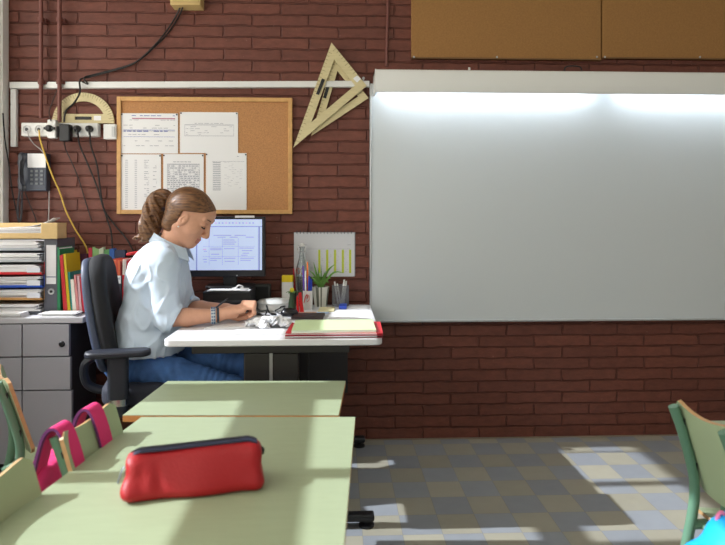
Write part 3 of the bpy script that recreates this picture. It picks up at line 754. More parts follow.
# ------------------------------------------------------------------ red pencil case
M_red = mat('red_nylon', (164, 10, 22), .5, bump=.12, bscale=160)
M_navy = mat('navy_zip_tape', (44, 48, 72), .7)
c0 = PZ(119, 494, HT); c1 = PZ(262, 494, HT)
A = PZ(119, 507, HT); Bq = PZ(264.5, 493, HT)
ax = (Bq-A); Lc = ax.length; ax.normalize(); nrm = Vector((-ax.y, ax.x, 0))
dep = .125; hgt = .097
cen = (A+Bq)/2 + nrm*dep/2
pc = thing('pencil_case', 'red fabric pencil case with a dark zip on the foreground table', 'pencil case', (cen.x, cen.y, HT))
sd = SDF(Vector((cen.x-Lc*.62, cen.y-.13, HT-.005)), Vector((cen.x+Lc*.62, cen.y+.13, HT+.13)), .003)
def casef(X, Y, Z):
    u = (X-cen.x)*ax.x+(Y-cen.y)*ax.y; v = (X-cen.x)*nrm.x+(Y-cen.y)*nrm.y; w = Z-HT
    hu = Lc/2*1.0; t = np.clip(u/hu, -1.2, 1.2)
    w = w*(1-.055*t)                                         # slightly higher at the left end
    top = np.clip(w/hgt, 0, 1.3)
    hv = dep/2*(1-.74*np.clip(top, 0, 1)**1.7) + .004*np.sin(5*t+1) - .012*np.clip(np.abs(t)-.8,0,1)   # cushion-like cross-section narrowing to the zip
    end = hu*(1-.085*np.clip(top, 0, 1)**1.3)
    a = np.abs(v)-hv; b = np.abs(u)-end; c = np.abs(w-hgt/2)-hgt/2
    r = .020
    q = np.sqrt(np.maximum(a+r, 0)**2+np.maximum(b+r, 0)**2+np.maximum(c+r, 0)**2)+np.minimum(np.maximum(np.maximum(a+r, b+r), c+r), 0)-r
    # soft dents and end gathers
    q = q + .0035*np.sin(26*u+9*w/.09)*np.exp(-((np.abs(t)-.9)/.22)**2) + .003*np.sin(20*u+2)*np.sin(24*w) + .004*np.exp(-((t+.55)/.12)**2-((w-.04)/.03)**2)*np.sin(90*u+20*w)
    return q
sd.op(casef, Vector((cen.x-Lc*.6, cen.y-.12, HT)), Vector((cen.x+Lc*.6, cen.y+.12, HT+.12)), k=0)
sd.build('case_body', M_red, pc)
def cpt(t, v, w): return cen + ax*(t*Lc/2) + nrm*v + Vector((0, 0, w))
zp = MB()
def zfn(u, v):
    t = -.99+1.90*u; h = hgt/(1-.055*t)-.0005 - .012*max(0, abs(t)-.78)/.2 - .035*max(0, -t-.90)/.09
    vv = (v-.5)*.030
    return cpt(t, vv, h-.10*abs(v-.5)**2*.12), (0, 0, 1)
zp.sheet(zfn, 40, 4, .003); wpart(zp, 'zip_tape', M_navy, pc)
zt = MB()
for i in range(60):
    t = -.88+1.74*i/59; h = hgt/(1-.055*t)+.002-.012*max(0, abs(t)-.78)/.2
    o = cpt(t, 0, h); zt.box((o.x-.0018, o.y-.004, o.z), (o.x+.0018, o.y+.004, o.z+.0022))
wpart(zt, 'zip_teeth', M_dark, pc)
e = cpt(-.985, -.008, .062)
wpart(MB().tube([e, e+Vector((-.006, -.004, -.012)), e+Vector((-.012, -.006, -.034))], .005, 8, smooth=3, flat=.4), 'zip_pull', mat('grey_metal', (120, 130, 130), .4, .6), pc)
e2 = cpt(.955, 0, .070); wpart(MB().tube([e2+Vector((-.004, 0, .008)), e2+Vector((.006, 0, .004)), e2+Vector((.005, 0, -.008))], .004, 8, smooth=3), 'end_tab', M_black, pc)

# bright blue bag at the lower right corner
bb = Vector((PY(716, 540, 1.22).x, 1.22, 0))
bl_ = thing('school_bag', 'bright blue school bag cut by the lower right corner in front of the green chair', 'bag', bb)
s2 = SDF(bb+Vector((-.22, -.18, -.01)), bb+Vector((.3, .18, .62)), .007)
s2.zloft([.0, .04, .36, .50, .585, .612], [bb.x+.05]*3+[bb.x+.06, bb.x+.085, bb.x+.10], [bb.y]*6, [.12, .15, .145, .11, .055, .02], [.08, .10, .095, .075, .05, .02], p=2.6)
s2.warp(lambda X, Y, Z: .004*np.sin(30*Z+4*np.sin(24*X)))
s2.build('bag_body', mat('cyan_nylon', (20, 168, 236), .5, bump=.1, bscale=200), bl_)
e = PY(719, 519, 1.24)
wpart(MB().tube([e+Vector((.012, .02, -.03)), e+Vector((-.004, .0, .0)), e+Vector((.004, 0, .014)), e+Vector((.012, 0, .004)), e+Vector((.014, .02, -.03))], .004, 8, smooth=4), 'pull_loop', M_lpink, bl_)
zz = MB().tube([bb+Vector((-.08, -.10, .06)), bb+Vector((-.075, -.1, .36)), bb+Vector((-.02, -.085, .47)), bb+Vector((.12, -.085, .47)), bb+Vector((.18, -.1, .36)), bb+Vector((.185, -.1, .06))], .005, 8, smooth=5)
wpart(zz, 'front_zip', mat('dark_blue_zip', (18, 80, 150), .6), bl_)

# ------------------------------------------------------------------ teacher's desk
HD_ = .735
dn = PZ(164, 339, HD_); dfr = PZ(368.5, 304.4, HD_); dnr = PZ(382, 339, HD_)
DX0, DX1, DY0, DY1 = dn.x, (dnr.x+dfr.x)/2+.006, (dn.y+dnr.y)/2-.004, dfr.y
desk = thing('office_desk', 'white-topped teacher desk on a dark column leg against the brick wall', 'desk', ((DX0+DX1)/2, (DY0+DY1)/2, 0))
r = .03
def rr(x0, y0, x1, y1, r, n=5):
    out = []
    for cx_, cy_, a0 in ((x1-r, y1-r, 0), (x0+r, y1-r, PI/2), (x0+r, y0+r, PI), (x1-r, y0+r, 1.5*PI)):
        out += [(cx_+r*math.cos(a0+PI/2*i/n), cy_+r*math.sin(a0+PI/2*i/n)) for i in range(n+1)]
    return out
wpart(MB().prism(rr(DX0, DY0, DX1, DY1, r), HD_-.027, HD_), 'desktop', mat('white_desk_laminate', (222, 222, 226), .35), desk, bevel=.004)
M_dleg = mat('dark_leg_metal', (24, 20, 20), .5)
for i, yy in enumerate((DY0+.036, DY1-.05)):
    xc = (DX0+DX1)/2-.01
    wpart(MB().box((xc-.105, yy-.02, .03), (xc+.105, yy+.02, HD_-.055)), 'column', M_dleg, desk, bevel=.006)
    wpart(MB().box((xc-.006, yy-.026, .03), (xc+.006, yy-.0195, HD_-.055)), 'trim_rod', mat('grey_rod', (150, 150, 152), .4, .5), desk)
    wpart(MB().box((xc-.3, yy-.03, HD_-.055), (xc+.3, yy+.03, HD_-.0275)), 'top_bracket', M_dleg, desk, bevel=.003)
    ft = wpart(MB().box((DX0+.03, yy-.025, .024), (DX1-.03, yy+.025, .05)), 'foot_bar', M_black, desk, bevel=.008)
    for xx in (DX0+.07, DX1-.06):
        k = MB().lathe([(.03, 0), (.03, .008), (.012, .014), (.012, .024)], 16, T=Matrix.Translation((xx, yy, 0))); wpart(k, 'levelling_foot', M_black, ft)
wpart(MB().box((DX0+.12, DY1-.05, .28), (DX1-.12, DY1-.035, HD_-.03)), 'desk_shade_panel', mat('desk_shade_dark', (48, 44, 46), .6), desk)  # dark sheet standing in for the desk's soft shadow on the wall

# ------------------------------------------------------------------ worktop, cabinet
KY0 = 2.89
KZ = PY(50, 317.5, KY0).z
kx1 = PY(140, 320, KY0).x
wt = thing('side_worktop', 'pale worktop under the papers and books along the left of the wall', 'worktop', ((LX+kx1)/2, KY0+.15, KZ-.03))
kxn = PY(83, 320, KY0).x
wpart(MB().prism([(LX+.012, KY0), (kxn, KY0), (kxn, 2.997), (kx1, 2.997), (kx1, WY-.065), (LX+.012, WY-.065)], KZ-.028, KZ), 'top_board', mat('pale_worktop', (206, 206, 214), .4), wt, bevel=.004)
wpart(MB().tube([(kx1-.05, 3.12, KZ-.028), (kx1-.05, 3.12, .0)], .02, 12), 'leg', M_dleg, wt)
M_cab = mat('grey_cabinet', (176, 176, 186), .5)
cx1 = PY(70.5, 360, KY0+.01).x; cz1 = KZ-.0285
cab = thing('drawer_cabinet', 'light grey cabinet of drawers under the worktop at the left', 'cabinet', ((LX+cx1)/2, KY0+.15, 0))
wpart(MB().box((LX+.02, KY0+.022, .05), (cx1-.004, WY-.07, cz1)), 'carcass', mat('dark_carcass', (60, 60, 66), .6), cab)
wpart(MB().box((LX+.03, KY0+.05, 0), (cx1-.02, WY-.08, .05)), 'plinth', M_black, cab)
xs_ = PY(22, 360, KY0).x
z1_, z2_ = PY(50, 357, KY0).z, PY(50, 390.5, KY0).z
k = 0
for (a, b) in ((cz1-.004, z1_+.003), (z1_-.003, z2_+.003), (z2_-.003, .055)):
    for (x0, x1) in ((LX+.02, xs_-.003), (xs_+.003, cx1-.003+.006*k)):
        d = wpart(MB().box((x0, KY0, b), (x1, KY0+.0215, a)), 'drawer', M_cab, cab, bevel=.002)
        if k == 0 and x0 > xs_:
            q = PY(62, 344, KY0); lk = MB().lathe([(.014, -.004), (.014, .004), (.011, .007), (.004, .007)], 16, T=Matrix.Translation((q.x, KY0, q.z)) @ Matrix.Rotation(PI/2, 4, 'X')); wpart(lk, 'lock', M_black, d)
    k += 1
# letter trays ---------------------------------------------------------------
TX0, TX1, TY0, TY1 = LX+.03, PY(41.5, 280, 2.97).x, 2.97, WY-.08
def zz_(py): return PY(20, py, TY0).z
def wavy_stack(x0, x1, y0, y1, z0, z1, seed, slope=0, n=7):
    rnd = random.Random(seed); m = MB(); h = (z1-z0)/n
    for i in range(n):
        a, b, c, d = (rnd.uniform(-.012, .012) for _ in range(4)); A = rnd.uniform(0, .004)
        def fn(u, v, i=i): return (x0+a+(x1-x0+b-a)*u, y0+c+(y1-y0)*v, z0+h*i + slope*u*(i/n)*.5 + A*.0), (0, 0, 1)
        m.sheet(fn, 4, 1, h*.86)
    return m
trays = [  # bottom y, top y of the tray front lip, colour, name, papers top y
    (313, 301, (70, 72, 82), 'dark grey', None), (301, 291.5, (196, 150, 96), 'tan', 294), (290.5, 284.5, (64, 150, 220), 'light blue', 278),
    (277.5, 270, (180, 20, 30), 'red', 266), (262, 257, (200, 203, 208), 'pale grey', 254), (251, 246.5, (190, 194, 200), 'silver grey', 243)]
zb = [KZ+.0005, zz_(300.5), zz_(288), zz_(275), zz_(262.5), zz_(251)]
names_ = ['dark grey letter tray at the bottom of the stack', 'tan letter tray, second from the bottom, full of white paper', 'blue letter tray in the middle of the stack',
          'red letter tray above the blue one', 'pale grey letter tray below the topmost grey one', 'silver grey letter tray directly under the cardboard box']
cols_ = [(66, 68, 78), (196, 148, 92), (40, 84, 190), (200, 22, 34), (176, 180, 188), (164, 170, 180)]
zb.append(zz_(239))
for i in range(6):
    z0 = zb[i]; z1 = zb[i+1]-.0006; m_ = mat('tray_%d' % i, cols_[i], .4)
    t = thing('letter_tray', names_[i], 'letter tray', ((TX0+TX1)/2, (TY0+TY1)/2, z0), 0, 'stacked letter trays')
    b = MB(); b.box((TX0, TY0, z0), (TX1, TY1, z0+.004)).box((TX0, TY0, z0), (TX1, TY0+.003, z0+.014)); wpart(b, 'tray_floor', m_, t, bevel=.001)
    b = MB(); b.box((TX0, TY0+.05, z0), (TX0+.003, TY1, z1)).box((TX1-.003, TY0+.03, z0), (TX1, TY1, z1)).box((TX0, TY1-.003, z0), (TX1, TY1, z1)); wpart(b, 'tray_walls', m_, t)
    hh = min((z1-z0)*.82, .05)
    pt = wavy_stack(TX0+.02, TX1-.022, TY0+.012, TY1-.03, z0+.0045, z0+hh, 20+i, slope=.012 if i in (1, 2) else 0)
    single(pt, 'paper_stack', M_paper, 'white papers lying in the ' + names_[i].split(',')[0].replace('letter tray', 'tray'), 'paper', 'papers in the letter trays')
    if i in (1, 2, 3): 
        q0, q1 = PY(27, 300, TY0-.002).x, PY(40, 300, TY0-.002).x
        b = MB(); b.box((q0, TY0-.0025, z0+.012), (q1, TY0-.0002, z0+.036)); wpart(b, 'index_label', mat('label_card', (222, 226, 236), .7), t)
# cardboard magazine box on top
zc = zb[6]
M_card = mat('cardboard', (206, 176, 124), .8, var=.06, vscale=30)
CY1 = TY0+.10
bx = thing('cardboard_box', 'open tan cardboard file box lying on top of the letter trays', 'box', ((TX0+TX1)/2, (TY0+CY1)/2, zc))
q0, q1 = PY(41, 230, TY0).x, PY(57.5, 230, TY0).x; zt_ = zz_(223)
b = MB(); b.box((TX0, TY0, zc), (q1, CY1, zc+.004)).box((TX0, TY0, zc), (q0, TY0+.004, zc+.028)).box((TX0, CY1-.004, zc), (q1, CY1, zt_)).box((q1-.004, TY0, zc), (q1, CY1, zt_))
wpart(b, 'box_shell', M_card, bx, bevel=.001)
b = MB(); b.box((q0, TY0-.002, zc), (q1, TY0+.003, zt_)); wpart(b, 'end_flap', M_card, bx, bevel=.003)
pt = wavy_stack(TX0+.02, q1-.02, TY0+.008, CY1-.012, zc+.0045, zc+.052, 60, slope=.02, n=8); single(pt, 'paper_stack', M_paper, 'loose papers lying in the open cardboard box', 'paper', 'papers in the letter trays')
lf = MB(); lf.sheet(lambda u, v: ((q0-.12)+(.27)*u, TY0+.03+.2*v, zc+.058+.055*u**2+.004*math.sin(7*v)), 8, 4, .0012) if False else lf.sheet(lambda u, v: (Vector((q0-.16+.21*u, TY0+.02+.07*v, zc+.055+.045*u**3)), Vector((0, 0, 1))), 8, 4, .0012)
single(lf, 'paper_sheet', M_paper, 'loose white sheet curling up over the cardboard box', 'paper')

# loose stacks on the worktop in front of the trays
def stack(name, x0p, x1p, py0, py1, y0, y1, label, seed, n=6, m_=M_paper):
    x0, x1 = PY(x0p, py0, y0).x, PY(x1p, py0, y0).x; z1 = PY(40, py1, y0).z
    return single(wavy_stack(x0, x1, y0, y1, KZ+.0006, max(z1, KZ+.006), seed, n=n), name, m_, label, 'paper', 'paper stacks on the worktop')
# ------------------------------------------------------------------ binders and books
def bookish(name, label, cat, p0, p1, p2, p3, y, depth, col, group, page=True, lean=None):
    """spine quad in the picture: bottom-left, bottom-right, top-right, top-left"""
    P_ = [PY(*q, y) for q in (p0, p1, p2, p3)]
    P_[0].z = P_[1].z = max(KZ+.0008, min(P_[0].z, P_[1].z))
    base = Vector(((P_[0].x+P_[1].x)/2, y+depth/2, P_[0].z)); t = thing(name, label, cat, base, 0, group)
    D = Vector((0, depth, 0)); th = P_[1].x-P_[0].x; ct = min(.002, th*.2)
    m_ = mat('cover_%d_%d_%d' % col, col, .5)
    up0 = P_[3]-P_[0]; up1 = P_[2]-P_[1]; lx = Vector((ct, 0, 0))
    def slab(mb, a, b, c, d, y0, y1):
        vs = [Vector((v.x, y0, v.z)) for v in (a, b, c, d)] + [Vector((v.x, y1, v.z)) for v in (a, b, c, d)]
        mb.add(vs, [(0,1,2,3),(7,6,5,4),(1,0,4,5),(2,1,5,6),(3,2,6,7),(0,3,7,4)])
    b = MB(); slab(b, P_[0], P_[0]+lx, P_[3]+lx, P_[3], y, y+depth); slab(b, P_[1]-lx, P_[1], P_[2], P_[2]-lx, y, y+depth); slab(b, P_[0]+lx*.9, P_[1]-lx*.9, P_[2]-lx*.9, P_[3]+lx*.9, y, y+.004)
    wpart(b, 'cover', m_, t)
    if page:
        b = MB(); e = Vector((0, 0, .005)); slab(b, P_[0]+lx+e, P_[1]-lx+e, P_[2]-lx-e, P_[3]+lx-e, y+.005, y+depth-.004); wpart(b, 'pages', M_paper, t)
    return t, P_
BYf = 3.0
lv, P_ = bookish('lever_arch_file', 'dark grey lever arch file with a long white spine label beside the trays', 'folder', (44.6, 314), (57, 314), (57, 238.5), (44.6, 238.5), BYf, .2, (88, 90, 100), None)
b = MB(); a, c = PY(46.3, 284, BYf), PY(56, 245, BYf); b.box((a.x, BYf-.0012, a.z), (c.x, BYf-.0001, c.z)); wpart(b, 'spine_label', M_paper, lv)
b = MB(); a, c = PY(46.3, 277.3, BYf), PY(56, 276.5, BYf); b.box((a.x, BYf-.0018, a.z), (c.x, BYf-.0012, c.z)); wpart(b, 'label_line', mat('blue_line', (70, 80, 130), .7), lv)
q = PY(51.3, 291.5, BYf); b = MB().lathe([(.006, .0), (.006, .001), (.0135, .003), (.0155, .0015), (.0155, 0)], 20, T=Matrix.Translation((q.x, BYf-.0002, q.z)) @ Matrix.Rotation(PI/2, 4, 'X')); wpart(b, 'finger_ring', M_alu, lv)
b = MB().lathe([(.0065, 0), (.0065, .0035)], 16, T=Matrix.Translation((q.x, BYf-.0002, q.z)) @ Matrix.Rotation(PI/2, 4, 'X')); wpart(b, 'finger_hole', M_black, lv)
G = 'books leaning on the worktop'
BK = [
 ((57.3,314),(60.3,314),(59.6,249),(57.3,247),(40,130,86),'green folder standing right beside the grey lever arch file',0),
 ((63.5,312),(67.5,312),(62.6,254.5),(59.6,255.5),(196,34,44),'thin red book leaning left beside the green folder',.0),
 ((67.8,312),(70.6,312),(65.6,254),(63.2,254),(206,178,26),'thin mustard yellow book leaning between the red book and the teal one',.0),
 ((70.6,312),(72.8,312),(69.8,272),(66.2,272),(36,140,136),'teal book leaning between cream and white books',.004),
 ((72.8,312),(76.4,312),(73.6,279.5),(70.4,279.5),(232,226,214),'white book leaning beside the teal one',.0),
 ((76.6,312),(79.2,312),(75.8,275),(73.8,275),(214,140,140),'thin salmon pink book leaning left of the office chair',.0),
 ((79.4,312),(82,312),(79,276),(76.8,276),(226,190,196),'thin pale pink book leaning left of the office chair',.004),
 ((82.4,312),(85.6,312),(82.8,277),(79.6,277),(190,26,52),'crimson book half hidden by the office chair back',.0),
]
for (a, b_, c, d, col, lab, dy) in BK: bookish('book', lab, 'book', a, b_, c, d, BYf+.0+dy, .16, col, G)
BK2 = [((69.6,312),(76,312),(74.4,250),(65.4,250.6),(206,178,26),'ochre folder showing behind the leaning books'),
       ((76.6,312),(79,312),(77.2,253),(74.4,253.5),(206,40,130),'magenta folder spine behind the leaning books'),
       ((79.4,312),(88.6,312),(87.4,253.5),(77.4,254.2),(84,36,66),'dark plum book cover behind the crimson book'),
       ((88.8,312),(92,312),(91.8,248),(88.4,248),(214,60,84),'coral red folder standing behind the plum book'),
       ((92.6,312),(98.6,312),(98.4,249),(92.4,247),(150,196,130),'light green folder standing behind the office chair'),
       ((99,312),(104,312),(103.4,247),(98.8,249),(196,216,190),'mint folder standing behind the office chair'),
       ((104.4,312),(109,312),(109,249),(104.2,250),(90,150,90),'leaf green folder standing left of the blue one'),
       ((109.4,312),(114.4,312),(114.4,248.5),(109.4,249),(30,90,170),'blue folder standing behind the dark magazine file'),
       ((114.8,312),(125,312),(125,250),(114.8,250),(38,48,80),'navy folder standing behind the dark magazine file')]
for (a, b_, c, d, col, lab) in BK2: bookish('folder', lab, 'folder', a, b_, c, d, BYf+.175, .03, col, 'folders behind the books')
# red plastic wallet lying over the book tops
wl = MB(); a = PY(126, 256, 3.02); c = PY(142, 251, 3.02)
def magfile(name, x0, x1, yt, col, label, lab2):
    a, c = PY(x0, 314, BYf), PY(x1, yt, BYf); a.z = KZ+.0008; t = thing(name, label, 'magazine file', ((a.x+c.x)/2, BYf+.08, a.z), 0, 'magazine files behind the woman')
    m_ = mat('file_%d_%d_%d' % col, col, .5)
    b = MB(); w = .002
    b.box((a.x, BYf, a.z), (c.x, BYf+w, c.z)).box((a.x, BYf+.16-w, a.z), (c.x, BYf+.16, c.z)).box((a.x, BYf, a.z), (a.x+w, BYf+.16, c.z)).box((c.x-w, BYf, a.z), (c.x, BYf+.16, c.z)).box((a.x, BYf, a.z), (c.x, BYf+.16, a.z+w))
    wpart(b, 'file_box', m_, t)
    a2, c2 = PY(lab2[0], lab2[3], BYf), PY(lab2[1], lab2[2], BYf)
    b = MB().box((a2.x, BYf-.001, a2.z), (c2.x, BYf-.0001, c2.z)); wpart(b, 'spine_label', M_paper, t)
    a3, c3 = PY(lab2[0]+1, lab2[2]+4, BYf), PY(lab2[1]-1, lab2[2]+2, BYf); b = MB().box((a3.x, BYf-.0014, a3.z), (c3.x, BYf-.001, c3.z)); wpart(b, 'label_print', M_ink, t)
magfile('magazine_file', 109.5, 121.7, 276, (64, 66, 78), 'dark grey magazine file with a white label between chair and woman', (114.5, 121, 275.6, 283.6))
magfile('magazine_file', 122.1, 134, 275, (214, 42, 52), 'red magazine file tucked behind the woman back', (126.5, 133, 275.6, 283.6))
cols = [(190, 82, 60), (222, 196, 160), (206, 96, 58), (196, 74, 52), (212, 104, 66), (150, 40, 42), (224, 212, 200), (206, 196, 190), (180, 34, 44), (200, 30, 48), (224, 206, 196)]
nm = ['rust red', 'cream', 'orange', 'brick orange', 'tangerine', 'maroon', 'off-white', 'pale grey', 'dark red', 'scarlet', 'ivory']
xx = 110.1
for i, (cc_, n_) in enumerate(zip(cols, nm)):
    w = [2.0, 1.6, 2.4, 1.8, 2.3, 1.3, 1.9, 1.8, 2.6, 2.2, 2.0][i]
    if xx < 121.7 < xx+w: xx = 122.6
    bookish('exercise_book', n_ + ' exercise book standing in the ' + ('dark' if xx < 121.5 else 'red') + ' magazine file', 'book', (xx, 313.2), (xx+w-.15, 313.2), (xx+w-.15, 259.5+(i % 3)*.8), (xx, 259.5+(i % 3)*.8), BYf+.004, .148, cc_, 'exercise books in the magazine files')
    xx += w
a, c = PY(126, 257.6, BYf+.02), PY(141, 251, BYf+.02)
wl = MB(); wl.sheet(lambda u, v: (Vector((a.x+(c.x-a.x)*u, BYf+.02+.12*v, a.z+.012-.004*math.cos(5*u))), Vector((0, 0, 1))), 8, 3, .014)
single(wl, 'plastic_wallet', mat('red_wallet', (196, 26, 34), .35), 'red plastic wallet lying across the tops of the exercise books', 'folder', bevel=.003)
stack('paper_stack', 2, 40, 320, 309, KY0+.012-.0, 2.968, 'loose white papers at the left end of the worktop below the trays', 81) if False else None
single(wavy_stack(PY(1, 316, 2.96).x+.0, PY(29, 316, 2.96).x, KY0+.003, TY0-.0035, KZ+.0006, KZ+.02, 81, n=6), 'paper_stack', M_paper, 'white paper stack on the worktop before the dark grey tray', 'paper', 'paper stacks on the worktop')
single(wavy_stack(PY(30.5, 316, 2.96).x, PY(82, 316, 2.96).x, KY0+.003, BYf-.006-.0, KZ+.0006, KZ+.017, 83, n=6), 'paper_stack', M_paper, 'wide white paper stack in front of the lever arch file and books', 'paper', 'paper stacks on the worktop') if False else None
single(wavy_stack(PY(46, 316, 2.96).x, PY(80, 316, 2.96).x, KY0+.014, BYf-.014, KZ+.0006, KZ+.018, 83, n=6), 'paper_stack', M_paper, 'wide white paper stack in front of the lever arch file and books', 'paper', 'paper stacks on the worktop')
# ------------------------------------------------------------------ things on the teacher's desk
DZ = HD_ + .0004
def on(px, py): return PZ(px, py, HD_)
# black desktop computer lying flat, monitor on top
M_blk2 = mat('black_metal_case', (34, 35, 40), .5)
cz1_ = PY(220, 291.5, 2.97).z
cX0, cX1 = DX0+.012, PY(250, 300, 2.96).x
t = thing('desktop_computer', 'black desktop computer lying flat under the monitor', 'computer', ((cX0+cX1)/2, 3.0, DZ))
wpart(MB().box((cX0, 2.965, DZ+.006), (cX1, DY1-.03, cz1_)), 'case', M_blk2, t, bevel=.004)
wpart(MB().box((cX0+.002, 2.956, DZ+.008), (cX1-.002, 2.965, cz1_-.004)), 'front_panel', M_black, t, bevel=.002)
for q in (.25, .55): wpart(MB().box((cX0+(cX1-cX0)*q, 2.953, DZ+.05), (cX0+(cX1-cX0)*q+.07, 2.9565, DZ+.064)), 'drive_slot', M_dark, t, bevel=.001)
for q in (0, 1): wpart(MB().box((cX0+.02+q*(cX1-cX0-.08), 2.98, DZ), (cX0+.06+q*(cX1-cX0-.08), DY1-.05, DZ+.006)), 'rubber_foot', M_rub, t)
single(wavy_stack(cX0+.015, cX1-.012, 2.965, 3.03, cz1_+.0006, cz1_+.007, 5, n=3), 'paper_sheet', M_paper, 'white sheets lying on top of the black computer', 'paper')
MY = 3.09
A_, B_ = PY(178, 277, MY), PY(265, 216.5, MY)
mo = thing('monitor', 'flat black monitor showing a pale blue document behind her face', 'monitor', ((A_.x+B_.x)/2, MY+.03, cz1_+.0005))
wpart(MB().box((A_.x, MY, A_.z), (B_.x, MY+.035, B_.z)), 'casing', mat('monitor_black', (28, 30, 38), .35), mo, bevel=.004)
mx = (PY(229, 280, MY).x)
wpart(MB().box((mx-.035, MY+.025, cz1_+.01), (mx+.035, MY+.045, A_.z+.06)), 'stand_neck', M_black, mo, bevel=.004)
wpart(MB().prism(rr(mx-.12, MY-.035, mx+.12, DY1-.005-.0+.0, .05), cz1_+.0005, cz1_+.014), 'stand_base', M_black, mo, bevel=.003)
s0, s1 = PY(181, 270.3, MY), PY(262, 219.3, MY); W_, H_ = s1.x-s0.x, s1.z-s0.z
sc = MB(); YS = MY-.0006
sc.quad((s0.x, YS, s0.z), (s1.x, YS, s0.z), (s1.x, YS, s1.z), (s0.x, YS, s1.z), 0)
def srect(u0, v0, u1, v1, mi): sc.quad((s0.x+W_*u0, YS-.0003, s1.z-H_*v1), (s0.x+W_*u1, YS-.0003, s1.z-H_*v1), (s0.x+W_*u1, YS-.0003, s1.z-H_*v0), (s0.x+W_*u0, YS-.0003, s1.z-H_*v0), mi)
srect(0, .135, 1, .15, 2); srect(.185, .15, .2, 1, 2); srect(.955, .15, .975, 1, 2)
rnd = random.Random(12)
for i in range(12): u = .42+i*.042; srect(u, .06, u+.018, .085, 3 if i % 3 else 4)
for (u0, u1, v) in ((.4, .62, .31), (.66, .8, .31), (.45, .55, .345), (.6, .7, .345), (.8, .9, .345), (.52, .66, .40), (.52, .68, .44), (.52, .66, .48),
                    (.36, .5, .56), (.53, .66, .57), (.72, .9, .56), (.36, .5, .59), (.75, .88, .61), (.37, .47, .68), (.76, .84, .66), (.74, .82, .7), (.36, .5, .76), (.53, .67, .76), (.73, .9, .76), (.54, .66, .82), (.36, .44, .80), (.73, .86, .80), (.28, .32, .62), (.27, .32, .78), (.28, .32, .83)):
    srect(u0, v, u1, v+.014, 3)
for v in (.53, .73): srect(.27, v, .92, v+.004, 2)
for u in (.345, .51, .705): srect(u, .37, u+.003, .9, 2)
srect(.27, .58, .31, .6, 4)
E = lambda n, c, e: mat(n, c, .3, emit=e*.7)
wpart(sc, 'screen', [E('screen_white', (190, 206, 242), .62), M_ink, E('screen_line', (130, 146, 196), .55), E('screen_text', (150, 160, 196), .6), E('screen_icon', (196, 170, 196), .6)], mo, smooth=False)
q0, q1 = PY(235, 217.8, MY), PY(254.5, 215.6, MY)
wpart(MB().box((q0.x, MY-.0012, q0.z), (q1.x, MY-.0003, q1.z)), 'sticker', M_paper, mo)
q = PY(237, 276, MY); wpart(MB().box((q.x-.004, MY-.001, A_.z+.004), (q.x+.004, MY-.0002, A_.z+.009)), 'power_light', M_alu, mo)
single(MB().tube([PY(249, 276.5, 2.98), PY(252, 279.5, 2.975), PY(255.5, 282.5, 3.0)], .0035, 8), 'white_stylus', M_white, 'short white stick below the right corner of the monitor', 'pen') if False else None
ea = [on(0, 0)]*0
ep = [PY(232, 290.3, 2.99), PY(236, 287.5, 2.99), PY(239, 285.2, 2.99), PY(243, 287, 2.99), PY(240, 289.5, 2.99), PY(246, 289.2, 2.99), PY(249, 290.6, 2.99), PY(243, 290.6, 2.99)]
for p_ in ep: p_.z = max(p_.z, cz1_+.0105)
single(MB().tube(ep, .004, 6, smooth=5), 'earphone_cable', M_white, 'tangled white cable on the sheets on the black computer', 'cable')
# dark speaker box right of the computer
sx0, sx1 = PY(251, 290, 3.17).x, PY(270, 290, 3.17).x; sz1 = PY(260, 285, 3.17).z
t = thing('desk_speaker', 'dark grey box speaker right of the black computer', 'speaker', ((sx0+sx1)/2, 3.2, DZ))
wpart(MB().box((sx0, 3.172, DZ), (sx1, 3.236, sz1)), 'speaker_box', mat('speaker_grey', (58, 60, 60), .6), t, bevel=.006)
wpart(MB().box((sx0+.008, 3.168, DZ+.01), (sx1-.008, 3.1725, sz1-.01)), 'grille', mat('grille_black', (36, 37, 38), .8, bump=.4, bscale=600), t)
# white round container
p = on(273.5, 311); rr_ = (PY(291, 300, p.y).x-PY(256, 300, p.y).x)/2; hz = .048
yc = p.y+rr_*.62
t = thing('round_tub', 'white shallow round tub with a shiny lid in front of the speaker', 'tub', (p.x, yc, DZ))
wpart(MB().lathe([(rr_*.86, 0), (rr_*.95, .006), (rr_, hz*.6), (rr_, hz*.66)], 32, T=Matrix.Translation((p.x, yc, DZ))), 'tub_body', M_white, t)
wpart(MB().lathe([(rr_*1.02, hz*.66), (rr_*1.03, hz*.8), (rr_*.9, hz), (rr_*.5, hz*1.12), (.001, hz*1.15)], 32, T=Matrix.Translation((p.x, yc, DZ))), 'lid', mat('silver_lid', (216, 218, 216), .25), t)
# glue bottle
p = on(286, 309.5); p.y += .10
t = thing('glue_bottle', 'white plastic bottle with a square yellow cap', 'bottle', (p.x, p.y, DZ)); k = p.y/610
zt = PY(286, 275.2, p.y).z; zm = PY(286, 281.5, p.y).z; w = 5.6*k
b = MB().prism(rr(p.x-w, p.y-w*.7, p.x+w, p.y+w*.7, w*.4), DZ, zm-.001); wpart(b, 'bottle_body', M_white, t, bevel=.003)
b = MB().prism(rr(p.x-w*1.0, p.y-w*.72, p.x+w*1.0, p.y+w*.72, w*.3), zm-.001, zt); wpart(b, 'yellow_cap', mat('yellow_cap', (232, 206, 20), .4), t, bevel=.002)
